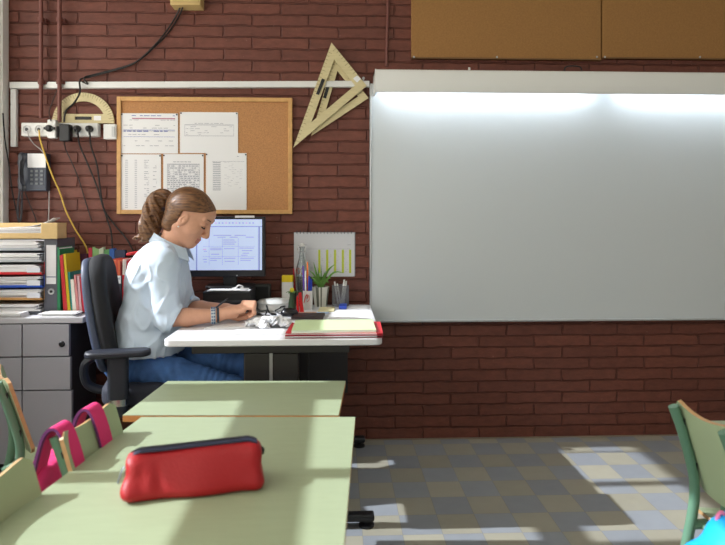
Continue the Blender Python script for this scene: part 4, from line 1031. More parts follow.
# clear swing-top bottle
M_clear = mat('clear_glass', (236, 242, 242), .06, trans=.95)
p = on(302, 306); p.y = min(p.y+.02, DY1-.035); k = p.y/610
t = thing('glass_bottle', 'clear glass bottle with a white stopper before the wall calendar', 'bottle', (p.x, p.y, DZ))
zz = lambda y: PY(302, y, p.y).z
pf = [(.033, DZ), (.035, DZ+.01), (.035, zz(276)), (.030, zz(268)), (.016, zz(258)), (.0125, zz(252)), (.0125, zz(248)), (.015, zz(247.5)), (.015, zz(246.5))]
pf2 = pf + [(r_-.0025, z_) for r_, z_ in reversed(pf[1:])] + [(.001, DZ+.012)]
wpart(MB().lathe(pf2, 28, T=Matrix.Translation((p.x, p.y, 0)), cap=True), 'bottle_glass', M_clear, t)
wpart(MB().lathe([(.012, zz(246.4)), (.013, zz(245.5)), (.011, zz(243.8)), (.004, zz(243.2))], 16, T=Matrix.Translation((p.x, p.y, 0))), 'stopper', M_white, t)
wpart(MB().tube([(p.x-.012, p.y-.006, zz(244.6)), (p.x-.022, p.y-.008, zz(247)), (p.x-.021, p.y-.012, zz(251.5)), (p.x-.014, p.y-.012, zz(252)), (p.x, p.y-.016, zz(251.6)), (p.x+.014, p.y-.010, zz(252)), (p.x+.018, p.y-.008, zz(247)), (p.x+.012, p.y-.004, zz(244.6))], .0014, 6, smooth=3), 'wire_clip', M_chrome, t)
# pen pots
def pen(px0, py0, px1, py1, y, col, label, r=.0042, cap=None, dy=0):
    a, b = PY(px0, py0, y), PY(px1, py1, y+dy); d = (b-a); L = d.length; d.normalize()
    t = thing('pen', label, 'pen', a, 0, 'pens in the desk pots')
    m_ = mat('pen_%d_%d_%d' % col, col, .35)
    wpart(MB().cyl(a, a+d*(L*.72), r, 8), 'barrel', m_, t)
    cm = mat('pen_%d_%d_%d' % (cap or col), cap or col, .35)
    wpart(MB().cyl(a+d*(L*.72), b, r*1.15, 8, r2=r*.8), 'pen_cap', cm, t)
    return t
p = on(307.5, 310); p.y += .025; k = p.y/610; w = 4.7*k
zt = PY(307, 291, p.y-w).z
t = thing('pen_pot', 'white square pen pot with a red squiggle, full of blue pens', 'pen pot', (p.x, p.y, DZ))
b = MB(); o_ = rr(p.x-w, p.y-w, p.x+w, p.y+w, .006); i_ = rr(p.x-w+.002, p.y-w+.002, p.x+w-.002, p.y+w-.002, .004)
b.ringprism(o_, i_, DZ, zt).prism(i_, DZ, DZ+.003); wpart(b, 'pot_wall', M_white, t)
sq = [(304, 303), (305.5, 297), (307.3, 294.5), (307, 299), (308.6, 295), (309.2, 299.5), (307, 302)]
wpart(MB().tube([PY(x_, y_, p.y-w-.0015) for x_, y_ in sq], .003, 6, smooth=4, flat=.4), 'red_squiggle', mat('red_print2', (214, 44, 50), .5), t)
PPY = p.y
for (x0, x1, yt, c_, lab, r_) in ((304.6, 303.2, 266, (96, 70, 160), 'purple pen at the left of the white pen pot', .0042), (306, 305.4, 271, (240, 238, 240), 'white pen in the white pen pot', .004), (307.3, 307.6, 262, (236, 120, 50), 'orange pen standing tallest in the white pen pot', .0042),
      (308.6, 309.4, 276, (34, 56, 170), 'blue pen with a thick cap in the white pen pot', .006), (310, 311.4, 279, (40, 70, 190), 'blue pen at the right rim of the white pen pot', .005), (305.2, 306.2, 278, (46, 50, 150), 'dark blue pen in the middle of the white pen pot', .005)):
    pen(x0, 308, x1, yt, PPY+random.uniform(-.008, .008), c_, lab, r_)
p = on(297.5, 308); p.y += .10; k = p.y/610; w = 5.5*k; zt = PY(297, 290, p.y).z
t = thing('pen_pot', 'dark green pen pot behind the little yellow-topped figure, holding scissors', 'pen pot', (p.x, p.y, DZ))
wpart(MB().lathe([(w*.92, DZ), (w, DZ+.004), (w, zt), (w-.003, zt), (w-.004, DZ+.006), (.001, DZ+.006)], 24, T=Matrix.Translation((p.x, p.y, 0))), 'pot_wall', mat('dark_green_pot', (56, 84, 62), .5), t)
PP2 = p.y
for (x0, x1, yt, c_, lab, r_) in ((295.5, 293.6, 268, (200, 34, 52), 'red pen at the left of the green pen pot', .004), (297, 295.6, 275, (240, 240, 240), 'white marker in the green pen pot', .006), (298.6, 301, 281, (40, 44, 60), 'black pen leaning right in the green pen pot', .0045), (299.4, 297.3, 279, (70, 76, 92), 'grey pen in the green pen pot', .004)):
    pen(x0, 306, x1, yt, PP2+random.uniform(-.012, .0), c_, lab, r_)
scs = thing('scissors', 'orange-handled scissors standing in the green pen pot', 'scissors', PY(299, 300, PP2+.012))
M_or = mat('orange_plastic', (236, 98, 36), .4)
for sx, cx_ in ((-1, 298), (1, 302)):
    c_ = PY(cx_, 271, PP2+.012); ring = [c_+Vector((math.cos(a)*.009, 0, math.sin(a)*.016)) for a in np.linspace(0, 2*PI, 15)]
    wpart(MB().tube(ring, .0035, 6), 'handle', M_or, scs)
    bl0 = PY(299.5+sx*1, 276, PP2+.012); wpart(MB().add([tuple(bl0+Vector((-.003, sx*.001, 0))), tuple(bl0+Vector((.003, sx*.001, 0))), tuple(PY(299, 304, PP2+.012)+Vector((0, sx*.001, 0))), tuple(bl0+Vector((-.003, sx*.0022, 0))), tuple(bl0+Vector((.003, sx*.0022, 0))), tuple(PY(299, 304, PP2+.012)+Vector((0, sx*.0022, 0)))], [(0,1,2),(5,4,3),(0,3,4,1),(1,4,5,2),(2,5,3,0)]), 'blade', M_chrome, scs)
# little green figure with yellow top, red stapler
p = on(291.5, 313.5); p.y += .03; zf = lambda y: PY(292, y, p.y).z
t = thing('flower_ornament', 'small dark green ornament with a yellow flower top beside the mouse', 'ornament', (p.x, p.y, DZ))
wpart(MB().lathe([(.016, DZ), (.021, DZ+.01), (.016, zf(302)), (.011, zf(296)), (.012, zf(293)), (.003, zf(292))], 20, T=Matrix.Translation((p.x, p.y, 0))), 'green_body', mat('ornament_green', (52, 78, 52), .6), t)
fb = SDF((p.x-.03, p.y-.03, zf(294)-.002), (p.x+.03, p.y+.03, zf(286)+.006), .002); cf = Vector((p.x, p.y, zf(290)))
fb.ell(cf, (.011, .011, .012))
fb.build('yellow_bloom', mat('ornament_yellow', (222, 208, 50), .6), t)
for a in np.linspace(0, 2*PI, 7)[:-1]:
    d_ = Vector((math.cos(a), math.sin(a), 0)); wpart(MB().tube([cf-Vector((0, 0, .012))+d_*.008, cf+d_*.018+Vector((0, 0, -.008)), cf+d_*.03+Vector((0, 0, -.014))], lambda s_: .006*math.sin(PI*min(max(s_, .05), .95)), 8, smooth=4, flat=.35), 'leaf', mat('ornament_leaf', (84, 120, 60), .6), t)
p = on(300, 313); p.y += .012; zf = lambda y: PY(300, y, p.y).z
t = thing('stapler', 'red stapler standing on end in front of the pen pots', 'stapler', (p.x, p.y, DZ))
M_rp = mat('red_plastic', (208, 28, 34), .35)
x_ = lambda px: PY(px, 300, p.y).x
wpart(MB().prism([(x_(300), DZ), (x_(304), DZ), (x_(301.4), zf(292)), (x_(298.4), zf(293))], -.009, .009, 0, Matrix.Translation((0, p.y, 0)) @ Matrix.Rotation(PI/2, 4, 'X')), 'upper_arm', M_rp, t, bevel=.003)
wpart(MB().prism([(x_(296.6), DZ), (x_(299.4), DZ), (x_(298), zf(295)), (x_(296.4), zf(297))], -.008, .008, 0, Matrix.Translation((0, p.y, 0)) @ Matrix.Rotation(PI/2, 4, 'X')), 'lower_arm', M_rp, t, bevel=.002)
# plant
p = on(320.5, 307); p.y = min(p.y+.03, DY1-.05); zf = lambda y: PY(320, y, p.y).z; k = p.y/610
t = thing('spider_plant', 'spiky green pot plant in a striped white and grey pot by the calendar', 'plant', (p.x, p.y, DZ))
zt = zf(286.5); pot = MB(); n = 32
for i in range(n):
    mi = 1 if (i % 8) in (0, 5, 6) else 0
    a0, a1 = 2*PI*i/n, 2*PI*(i+1)/n; rb, rt = 6.2*k, 8.6*k
    v = [(p.x+r_*math.cos(a), p.y+r_*math.sin(a), z_) for r_, z_ in ((rb, DZ), (rt, zt), (rt-.003, zt), (rt-.006, zt-.015)) for a in (a0, a1)]
    pot.add(v, [(0,1,3,2),(2,3,5,4),(4,5,7,6)], mi)
pot.add([(p.x+6.2*k*math.cos(2*PI*i/n), p.y+6.2*k*math.sin(2*PI*i/n), DZ) for i in range(n)], [tuple(reversed(range(n)))])
wpart(pot, 'pot', [mat('pot_white', (222, 222, 212), .4), mat('pot_grey', (112, 116, 104), .4)], t)
wpart(MB().lathe([(8.2*k-.004, zt-.016), (.001, zt-.010)], 20, T=Matrix.Translation((p.x, p.y, 0)), cap=False), 'soil', mat('soil', (58, 44, 34), .95), t)
M_leaf = mat('leaf_green', (98, 146, 62), .5, var=.25, vscale=40)
rnd = random.Random(5)
specs = [(-.045, .02, 274+-12), (.055, -.01, 263), (.11, .0, 272), (-.03, -.02, 270), (.02, .02, 268)]
def leaf(tip, mid, w):
    L = [Vector((p.x, p.y, zt-.012))+Vector((rnd.uniform(-.008, .008), rnd.uniform(-.008, .008), 0)), mid, tip]; L = catmull(L, 6); nL = len(L); b = MB(); vs = []
    for i, q in enumerate(L):
        s_ = i/(nL-1); ww = w*math.sin(PI*(.12+.86*s_)**.8) if s_ < 1 else .0003
        tn = (L[min(i+1, nL-1)]-L[max(i-1, 0)]).normalized(); sd_ = tn.cross(Vector((.3, -1, .2))).normalized()
        nn_ = sd_.cross(tn)
        for a_, h_ in ((-ww, .0012), (0, -.0006), (ww, .0012), (0, .0008)): vs.append(tuple(q+sd_*a_+nn_*h_))
    fs = [(i*4+k_, i*4+(k_+1) % 4, (i+1)*4+(k_+1) % 4, (i+1)*4+k_) for i in range(nL-1) for k_ in range(4)]
    b.add(vs, fs); return b
tips = [((313.5, 262), (316.5, 274), .006), ((335, 264), (327, 272), .006), ((344, 273), (333, 273), .005), ((308.5, 270), (314, 275), .005), ((318, 268), (319, 278), .006), ((325.5, 271), (323, 278), .006), ((311, 277), (314.5, 279.5), .006), ((331, 278), (326, 280), .005), ((321, 265), (321, 277), .004), ((312, 282), (315.5, 281), .006), ((329, 283), (325, 281), .006), ((316, 271), (318, 278), .006)]
for i, (tp, md, w) in enumerate(tips):
    yy = p.y+rnd.uniform(-.045, .03); wpart(leaf(PY(*tp, yy), PY(*md, (yy+p.y)/2), w), 'leaf', M_leaf, t)
for i in range(12):
    a = rnd.uniform(0, 2*PI); r_ = rnd.uniform(.02, .045); h_ = rnd.uniform(.015, .055)
    tip = Vector((p.x+r_*math.cos(a), p.y+min(r_*math.sin(a), .03), zt+h_)); mid = Vector((p.x+r_*.45*math.cos(a), p.y+r_*.3*math.sin(a), zt+h_*.7)); wpart(leaf(tip, mid, .005), 'leaf', M_leaf, t)
# wire mesh pot
p = on(340.5, 306.5); p.y = min(p.y+.03, DY1-.045); k = p.y/610; w = 8.2*k; zt = PY(340, 285.5, p.y).z
t = thing('mesh_pot', 'grey wire-mesh pot of white sticks at the right of the plant', 'pen pot', (p.x, p.y, DZ))
b = MB()
for z_ in np.linspace(DZ+.003, zt, 22): b.tube([(p.x+w*math.cos(a), p.y+w*math.sin(a), z_) for a in np.linspace(0, 2*PI, 25)], .0009 if z_ < zt-.001 and z_ > DZ+.004 else .002, 4)
for a in np.linspace(0, 2*PI, 61)[:-1]: b.tube([(p.x+w*math.cos(a), p.y+w*math.sin(a), DZ+.003), (p.x+w*math.cos(a), p.y+w*math.sin(a), zt)], .0009, 4)
M_mesh = mat('grey_mesh', (128, 130, 136), .5, .3)
wpart(b, 'mesh_wall', M_mesh, t)
wpart(MB().lathe([(w, DZ), (w, DZ+.003)], 24, T=Matrix.Translation((p.x, p.y, 0))), 'pot_base', M_mesh, t)
for (x0, x1, yt, dy) in ((338, 334.6, 281.5, .0), (340.5, 337.2, 283.5, .012), (341.5, 344.4, 279.5, -.008), (343.5, 346.3, 281, .008)):
    pen(x0, 303.5, x1, yt, p.y+dy, (236, 236, 232), 'white stick leaning in the grey wire-mesh pot, ' + {334.6: 'leftmost', 337.2: 'second from left', 344.4: 'tallest', 346.3: 'rightmost'}[x1], .005)
# flat and small things
def slab_at(name, quad, z0, z1, m_, label, cat, bevel=.0008, group=None):
    pts = [PZ(x_, y_, z0) for x_, y_ in quad]; return single(MB().prism([(v.x, v.y) for v in pts], z0, z1), name, m_, label, cat, group, bevel=bevel)
slab_at('eraser', [(339, 309.3), (346.5, 309.3), (347, 306.8), (340, 306.8)], DZ, DZ+.018, mat('blue_eraser', (52, 84, 196), .6), 'blue eraser in front of the mesh pot', 'eraser', .003)
slab_at('note_pad', [(318, 312), (334, 312), (335, 308), (320, 308)], DZ, DZ+.006, mat('pale_yellow_paper', (222, 214, 170), .8), 'small pale yellow pad in front of the plant', 'notepad')
slab_at('card', [(314, 313.8), (328, 313.8), (329, 312.4), (316, 312.4)], DZ, DZ+.003, mat('pale_blue_card', (176, 196, 226), .7), 'small pale blue card before the yellow pad', 'card')
slab_at('paper_sheet', [(327, 319), (372.5, 319), (369.5, 311), (333, 311)], DZ, DZ+.0016, M_paper, 'white sheet at the right end of the desk behind the green pad', 'paper', 0)
slab_at('paper_sheet', [(347, 309.7), (368, 309.7), (366.5, 306.2), (349, 306.2)], DZ, DZ+.0016, M_paper, 'white sheet at the far right corner of the desk', 'paper', 0)
slab_at('notebook', [(291, 319.5), (323, 319.5), (325, 315.3), (296, 315.3)], DZ, DZ+.012, mat('dark_brown_cover', (56, 44, 46), .5), 'thin dark brown notebook right of the mouse', 'notebook', .002)
slab_at('ruler', [(298, 314.8), (318, 314.8), (316, 312.6), (297, 312.6)], DZ, DZ+.004, mat('pink_wood', (206, 168, 150), .6), 'short pinkish wooden ruler behind the dark notebook', 'ruler')
ms = on(289, 317); t = thing('computer_mouse', 'black computer mouse on the desk in front of the green ornament', 'computer mouse', (ms.x, ms.y+.03, DZ))
sd = SDF((ms.x-.06, ms.y-.03, DZ-.005), (ms.x+.06, ms.y+.09, DZ+.05), .0025)
sd.ell((ms.x, ms.y+.03, DZ+.012), (.042, .03, .026), k=.004); sd.op(lambda X, Y, Z: (Z-DZ)+0*X+0*Y, (ms.x-.06, ms.y-.03, DZ-.02), (ms.x+.06, ms.y+.09, DZ+.003), k=.002, sub=True); sd.build('mouse_shell', mat('glossy_black', (24, 25, 29), .25), t)
wpart(MB().cyl((ms.x-.024, ms.y+.024, DZ+.033), (ms.x-.024, ms.y+.034, DZ+.033), .006, 12), 'scroll_wheel', M_dark, t)
cpts = [(ms.x-.042, ms.y+.03, DZ+.010), (ms.x-.07, ms.y+.06, DZ+.02), (ms.x-.03, ms.y+.14, DZ+.03), (ms.x-.10, ms.y+.17, DZ+.01), (ms.x-.17, ms.y+.12, DZ+.005), (ms.x-.19, ms.y+.2, DZ+.006), (ms.x-.2, ms.y+.24, DZ+.006)]
wpart(MB().tube(cpts, .003, 6, smooth=6), 'mouse_cord', M_black, t)
gl = on(264, 317)
single(MB().tube([gl+Vector(v) for v in ((-.06, .0, .005), (-.03, .03, .012), (.0, .02, .004), (.01, .05, .03), (.004, .06, .045), (.02, .05, .012), (.05, .05, .004), (.02, .02, .004), (-.04, .04, .005), (-.07, .03, .006))], .0038, 6, smooth=6), 'black_cable', M_black, 'tangle of black cable on the desk between her hand and the mouse', 'cable')
slab_at('tape_strip', [(268, 319), (281, 318.6), (282, 316.6), (270, 316.8)], DZ, DZ+.007, mat('silver_grey', (190, 196, 204), .4), 'small silvery box in front of the black cable tangle', 'box')
# white sheets beside the hand, crumpled plastic
slab_at('paper_sheet', [(204, 329.5), (262, 327.5), (258, 322), (226, 322.5)], DZ, DZ+.005, M_paper, 'white sheet under her right hand', 'paper', 0)
slab_at('paper_sheet', [(226, 335), (288, 334.5), (284, 329.8), (236, 330.5)], DZ, DZ+.005, M_paper, 'white sheet at the front edge of the desk under the crumpled plastic', 'paper', 0)
cr = on(270, 328)
M_plast = mat('crumpled_plastic', (232, 234, 238), .25)
sd = SDF((cr.x-.13, cr.y-.07, DZ), (cr.x+.13, cr.y+.12, DZ+.09), .003)
rnd = random.Random(9)
for i in range(70):
    a = rnd.uniform(0, 2*PI); r_ = rnd.uniform(0, 1)**.6; x_, y_ = cr.x+.098*r_*math.cos(a), cr.y+.02+.055*r_*math.sin(a); h_ = .030*(1-r_**2)+.007
    v = Vector((rnd.uniform(-1, 1), rnd.uniform(-1, 1), rnd.uniform(-.3, .6))).normalized(); u = v.orthogonal().normalized(); w_ = v.cross(u)
    R_ = np.array([[*v], [*u], [*w_]]).T
    sd.ell((x_, y_, DZ+.006+h_*rnd.uniform(.4, 1)), (.024, .013, .0038), R_, k=.0015)
sd.op(lambda X, Y, Z: (Z-DZ-.0045)+0*X+0*Y, (cr.x-.13, cr.y-.07, DZ-.05), (cr.x+.13, cr.y+.12, DZ+.006), k=.001, sub=True)
o = sd.build('plastic_bag', M_plast, None, relax=1); tag(o, 'crumpled clear and white plastic on the desk between her hand and the folders', 'plastic bag')
# folders
fy0, fy1 = DY0+.008, DY0+.262
fx0, fx1 = PY(285, 337, fy0).x, DX1+.006
M_rf = mat('red_folder', (206, 44, 56), .5); M_rf2 = mat('burgundy_folder', (150, 28, 54), .5)
def folder(name, x0, x1, y0, y1, z0, th, m_, label, rz=0, inner=True):
    cx_, cy_ = (x0+x1)/2, (y0+y1)/2; t = thing(name, label, 'folder', (cx_, cy_, z0), rz, 'folders stacked on the desk'); w, d = (x1-x0)/2, (y1-y0)/2
    MB().box((-w, -d, 0), (w, d, .0016)).build('lower_cover', m_, t); MB().box((-w, -d, th-.0016), (w, d, th)).build('upper_cover', m_, t)
    MB().box((-w, d-.0016, .0016), (w, d, th-.0016)).build('spine', m_, t)
    if inner:
        m2 = wavy_stack(-w+.008, w-.014, -d+.006, d-.01, .0018, th-.0018, 31, n=4); m2.build('papers', M_paper, t)
    return t
folder('folder', fx0, fx1-.004, fy0, fy1, DZ, .010, M_rf2, 'burgundy folder at the bottom of the pile at the right end of the desk')
folder('folder', fx0+.004, fx1, fy0+.006, fy1+.01, DZ+.0102, .008, M_rf, 'red folder sticking out to the right under the green pad', -.03)
cbx = PY(331, 334, fy0).x
gp0 = fx0+.024
t = thing('paper_pad', 'thick pale green paper pad on top of the red folder', 'notepad', ((gp0+fx1-.03)/2, (fy0+fy1)/2, DZ+.0188), .0)
w, d = (fx1-.03-gp0)/2, (fy1-fy0)/2-.008
MB().box((-w, -d, 0), (w, d, .010)).build('page_block', mat('pad_white', (226, 232, 218), .8), t); MB().box((-w, -d, .010), (w, d, .0112)).build('green_top_sheet', mat('pale_green_paper', (206, 226, 176), .8), t)
# ------------------------------------------------------------------ office chair
OC = Vector((-.808, 2.77, 0)); OR = math.radians(12)
oc = thing('office_chair', 'black office chair with armrests that the woman sits on', 'chair', OC, OR)
co, so_ = math.cos(OR), math.sin(OR)
M_fab = mat('black_chair_fabric', (25, 27, 33), .85, bump=.12, bscale=500)
M_shell = mat('slate_chair_shell', (66, 76, 100), .5)
M_navyp = mat('dark_navy_plastic', (38, 42, 54), .5)
def sdf_local(name, m_, lo, hi, h, fn):
    s_ = SDF(lo, hi, h); s_.op(fn, lo, hi, k=0, pad=0); return s_.build(name, m_, None)
def adopt(o, root): o.parent = root; return o
def slabfn(xc, hw, zlo, zhi, ht, rnd_):
    zc, zh = (zlo+zhi)/2, (zhi-zlo)/2
    def fn(X, Y, Z):
        v = np.clip((Z-zlo)/(zhi-zlo), 0, 1); x0 = xc(Z); w = hw(v)
        x1 = X-x0-.35*Y*Y
        a = np.abs(x1)-ht; b = np.abs(Y)-w; c = np.abs(Z-zc)-zh
        bc = np.sqrt(np.maximum(b+.09, 0)**2+np.maximum(c+.09, 0)**2)+np.minimum(np.maximum(b+.09, c+.09), 0)-.09
        return np.sqrt(np.maximum(a+rnd_, 0)**2+np.maximum(bc+rnd_, 0)**2)+np.minimum(np.maximum(a+rnd_, bc+rnd_), 0)-rnd_
    return fn
bxc = lambda Z: -.215-.16*(Z-.72)+.25*(Z-.80)**2
hwf = lambda v: .225-.07*v**2
adopt(sdf_local('back_cushion', M_fab, (-.40, -.27, .52), (-.08, .27, 1.07), .006, slabfn(lambda Z: bxc(Z)+.012, hwf, .56, 1.035, .034, .03)), oc)
adopt(sdf_local('back_shell', M_shell, (-.42, -.27, .50), (-.10, .27, 1.07), .006, slabfn(lambda Z: bxc(Z)-.034, lambda v: hwf(v)-.008, .55, 1.022, .018, .014)), oc)
MB().tube([(-.225, 0, .60), (-.30, 0, .56), (-.29, 0, .47), (-.20, 0, .435), (-.05, 0, .43)], .03, 10, smooth=5, flat=.6).build('back_bar', M_navyp, oc)
def seatfn(X, Y, Z):
    zc = .462-.10*np.maximum(X-.12, 0)**1.3; a = np.abs(X-.02)-.23; b = np.abs(Y)-.235; c = np.abs(Z-zc)-.045
    ab = np.sqrt(np.maximum(a+.09, 0)**2+np.maximum(b+.09, 0)**2)+np.minimum(np.maximum(a+.09, b+.09), 0)-.09
    return np.sqrt(np.maximum(ab+.03, 0)**2+np.maximum(c+.03, 0)**2)+np.minimum(np.maximum(ab+.03, c+.03), 0)-.03
adopt(sdf_local('seat', mat('navy_seat_fabric', (44, 47, 60), .8, bump=.1, bscale=500), (-.26, -.28, .35), (.30, .28, .56), .006, seatfn), oc)
for sg in (-1, 1):
    y = sg*.272
    MB().prism(rr(-.255, y-.042, -.005, y+.042, .04, 6), .642, .668).build('armrest_pad', M_navyp, oc, bevel=.008)
    p_ = MB().prism(rr(-.17, y-.022, -.09, y+.022, .018, 4), .474, .643).build('armrest_post', M_navyp, oc)
    MB().prism(rr(-.161, y-.024, -.097, y+.024, .018, 4), .447, .4735).build('silver_collar', M_chrome, p_)
    MB().prism(rr(-.165, y-.024, -.093, y+.024, .018, 4), .405, .4465).build('post_socket', M_navyp, p_)
    MB().box((-.155, min(y, sg*.1), .40), (-.10, max(y, sg*.1), .425)).build('arm_bracket', M_black, oc)
MB().cyl((0, 0, .10), (0, 0, .435), .028, 16).build('gas_column', M_black, oc)
for i in range(5):
    a = 2*PI*i/5+.35; d = Vector((math.cos(a), math.sin(a), 0))
    sp = MB().tube([(0, 0, .115), tuple(d*.14+Vector((0, 0, .105))), tuple(d*.29+Vector((0, 0, .075)))], .024, 8, r_end=.016).build('base_spoke', M_black, oc)
    e = d*.29; n_ = Vector((-d.y, d.x, 0))
    MB().cyl(tuple(e+Vector((0, 0, .028))-n_*.02), tuple(e+Vector((0, 0, .028))+n_*.02), .027, 16).build('castor', M_dark, sp)

# ------------------------------------------------------------------ the seated woman
Y0 = 2.75; YO = .17
woman = thing('person', 'woman with a ponytail in a pale blue shirt and jeans, seated writing at the desk', 'person', (-.8, Y0, 0))
hp = math.radians(32); hyw = math.radians(4); K = 1.165
F = np.array((math.cos(hp)*math.cos(hyw), -math.cos(hp)*math.sin(hyw), -math.sin(hp)))
U = np.array((math.sin(hp)*math.cos(hyw), -math.sin(hp)*math.sin(hyw), math.cos(hp)))
Sx = np.cross(F, U); HR = np.stack([F, U, Sx], 1)
HC = np.array(PY(187.3, 215.2, Y0-.01))
hd = lambda f, u, s: HC + K*(F*f+U*u+Sx*s)
def hell(sd, c, r, k=.012, sub=False, tilt=0):
    R = HR
    if tilt:
        ct, st = math.cos(tilt), math.sin(tilt); R = HR @ np.array([[ct, -st, 0], [st, ct, 0], [0, 0, 1]])
    sd.ell(hd(*c), np.array(r)*K, R, k, sub)
def hcap(sd, a, b, ra, rb=None, k=.01, sub=False): sd.cap(hd(*a), hd(*b), ra*K, (ra if rb is None else rb)*K, k, sub)
T3 = lambda px, py, y: np.array(PY(px, py, y+(YO if abs(y-Y0) > 1e-6 and y < 2.9 else 0)))
M_skin = mat('skin', (214, 160, 132), .5, var=.04, vscale=60)
M_lips = mat('lips', (192, 122, 108), .5)
body = SDF((-1.14, 2.46, .03), (-.26, 3.04, 1.36), .0037)
hell(body, (-.002, .022, 0), (.085, .078, .072))
hell(body, (.028, -.022, 0), (.062, .078, .060), .02)
hell(body, (.060, .040, 0), (.036, .040, .050), .02)       # forehead
hcap(body, (-.002, -.048, .044), (.060, -.087, .012), .020, .016, .02); hcap(body, (-.002, -.048, -.044), (.060, -.087, -.012), .020, .016, .02)
hell(body, (.067, -.087, 0), (.019, .016, .020), .015)     # chin
hell(body, (.062, -.063, 0), (.030, .028, .032), .015)     # muzzle
for s in (-1, 1):
    hell(body, (.050, -.022, s*.036), (.030, .026, .022), .02)      # cheek
    hell(body, (.092, .008, s*.033), (.017, .012, .018), .008, sub=True)  # eye socket
    hell(body, (.076, .006, s*.031), (.0145, .0125, .015), .003)    # lidded eye
    hcap(body, (.089, .026, s*.014), (.080, .028, s*.048), .008, .006, .010)  # brow ridge
    hell(body, (.014, -.010, s*.067), (.016, .029, .010), .004, tilt=-.25)   # ear
    hell(body, (.017, -.005, s*.076), (.007, .015, .005), .003, sub=True, tilt=-.25)
    hell(body, (.019, -.010, s*.072), (.004, .008, .004), .002)
    hell(body, (.099, -.033, s*.011), (.010, .008, .008), .006)     # nostril wing
hcap(body, (.086, .020, 0), (.106, -.026, 0), .0072, .0095, .010)   # nose
hell(body, (.104, -.031, 0), (.0105, .0085, .0095), .006)
hell(body, (.087, -.056, 0), (.0085, .0052, .019), .004)            # lips
hell(body, (.084, -.0655, 0), (.0085, .0055, .017), .004)
hcap(body, (.094, -.061, -.018), (.094, -.061, .018), .0018, None, .003, sub=True)
nb = T3(170, 257, Y0)
body.chain([hd(-.014, -.035, 0), hd(-.014, -.080, 0)*.5+nb*.5, nb], [.056, .050, .062], .02)
# torso and limbs inside the clothes
zy = lambda py: PY(150, py, Y0).z
tz = [350, 340, 325, 305, 290, 275, 262, 252, 245, 240]
tbk = [120, 116, 119, 125, 128.5, 130, 134.5, 141, 148, 155]
tfr = [181, 181, 179, 186, 189, 187, 184, 182, 179, 173]
try_ = [.172, .172, .158, .155, .158, .167, .175, .157, .115, .073]
order = range(len(tz)-1, -1, -1)
zs_ = [zy(y) for y in tz]; cx_t = [(PY(a, y, Y0).x+PY(b, y, Y0).x)/2 for a, b, y in zip(tbk, tfr, tz)]; rx_t = [(PY(b, y, Y0).x-PY(a, y, Y0).x)/2 for a, b, y in zip(tbk, tfr, tz)]
def torso(sd, infl, k=.02, top=None):
    n = len(zs_) if top is None else top
    sd.zloft(zs_[:n], cx_t[:n], [Y0]*n, [r_+infl for r_ in rx_t[:n]], [r_+infl for r_ in try_[:n]], k, 2.25)
torso(body, -.012)
RS, RE, RW = T3(162, 266, 2.425), T3(167.5, 318.5, 2.425), T3(218, 315.2, 2.468)
LS, LE, LW = T3(168, 264, 2.735), T3(186, 309, 2.725), T3(226, 309.5, 2.62)
for a, b, c in ((RS, RE, RW), (LS, LE, LW)):
    body.cap(a, b, .042, .036, .02); body.cap(b, b*.62+c*.38, .036, .038, .012); body.cap(b*.62+c*.38, c, .038, .026, .012)
# right hand: palm seen from its outer edge, fingers curled round a pencil
def fingers(mcp, pip, dip, tip, r0):
    body.chain([mcp, pip, dip, tip], [r0, r0*.92, r0*.84, r0*.74], .004)
PALM = T3(234, 311.5, 2.475)
body.cap(RW, PALM, .026, .028, .012)
for s in (-.022, -.008, .008, .022): body.cap(T3(226, 312.5, 2.475+s*.7), T3(243.5, 305.5+(.022-s)*110, 2.475+s), .016, .0125, .008)
for i, s in enumerate((-.027, -.009, .009, .027)):          # little finger first
    y = 2.475+s
    fingers(T3(243.5, 308.2-1.9*i, y), T3(253.2+.6*min(i, 2), 307.8-1.7*i, y-.002), T3(254.6-.3*i, 313.6-1.2*i, y), T3(250-.6*i, 317.2-1.0*i, y+.002), .0105 if i else .0092)
body.chain([T3(229, 315.5, 2.50), T3(238, 318, 2.515), T3(245.5, 317.2, 2.512), T3(251, 314.4, 2.505)], [.016, .0135, .0115, .0092], .006)
# left hand resting behind the right one
PL = T3(236, 310.5, 2.60); body.cap(LW, PL, .026, .025, .012)
for i, s in enumerate((-.027, -.009, .009, .027)):
    y = 2.59+s
    body.cap(T3(230, 310, 2.605+s*.6), T3(241, 307.5, y), .016, .012, .008)
    fingers(T3(241, 307.5, y), T3(249, 308-.4*i, y-.006), T3(252.5, 311, y-.008), T3(251.5, 314.2, y-.006), .0098)
body.chain([T3(230, 312.5, 2.585), T3(238, 315, 2.565), T3(245, 315, 2.56)], [.015, .0125, .0095], .006)
# legs
RH, RK, RA = np.array((-.86, 2.66, .565)), np.array((-.445, 2.655, .452)), np.array((-.51, 2.655, .10))
LH, LK, LA = np.array((-.86, 2.84, .572)), np.array((-.40, 2.835, .525)), np.array((-.39, 2.84, .10))
for h_, k_, a_ in ((RH, RK, RA), (LH, LK, LA)):
    body.cap(h_, k_, .066, .046, .02); body.cap(k_, k_*.6+a_*.4, .046, .044, .015); body.cap(k_*.6+a_*.4, a_, .044, .030, .015)
    body.cap(a_, a_+np.array((.09, 0, -.045)), .03, .026, .01)
def pick_skin(c):
    q = (c-HC) @ HR / K
    lip = (np.abs(q[:, 1]+.061) < .0105) & (np.abs(q[:, 2]) < .022) & (q[:, 0] > .078)
    return lip.astype(int)
body.build('body', [M_skin, M_lips], woman, pick_skin, relax=1)
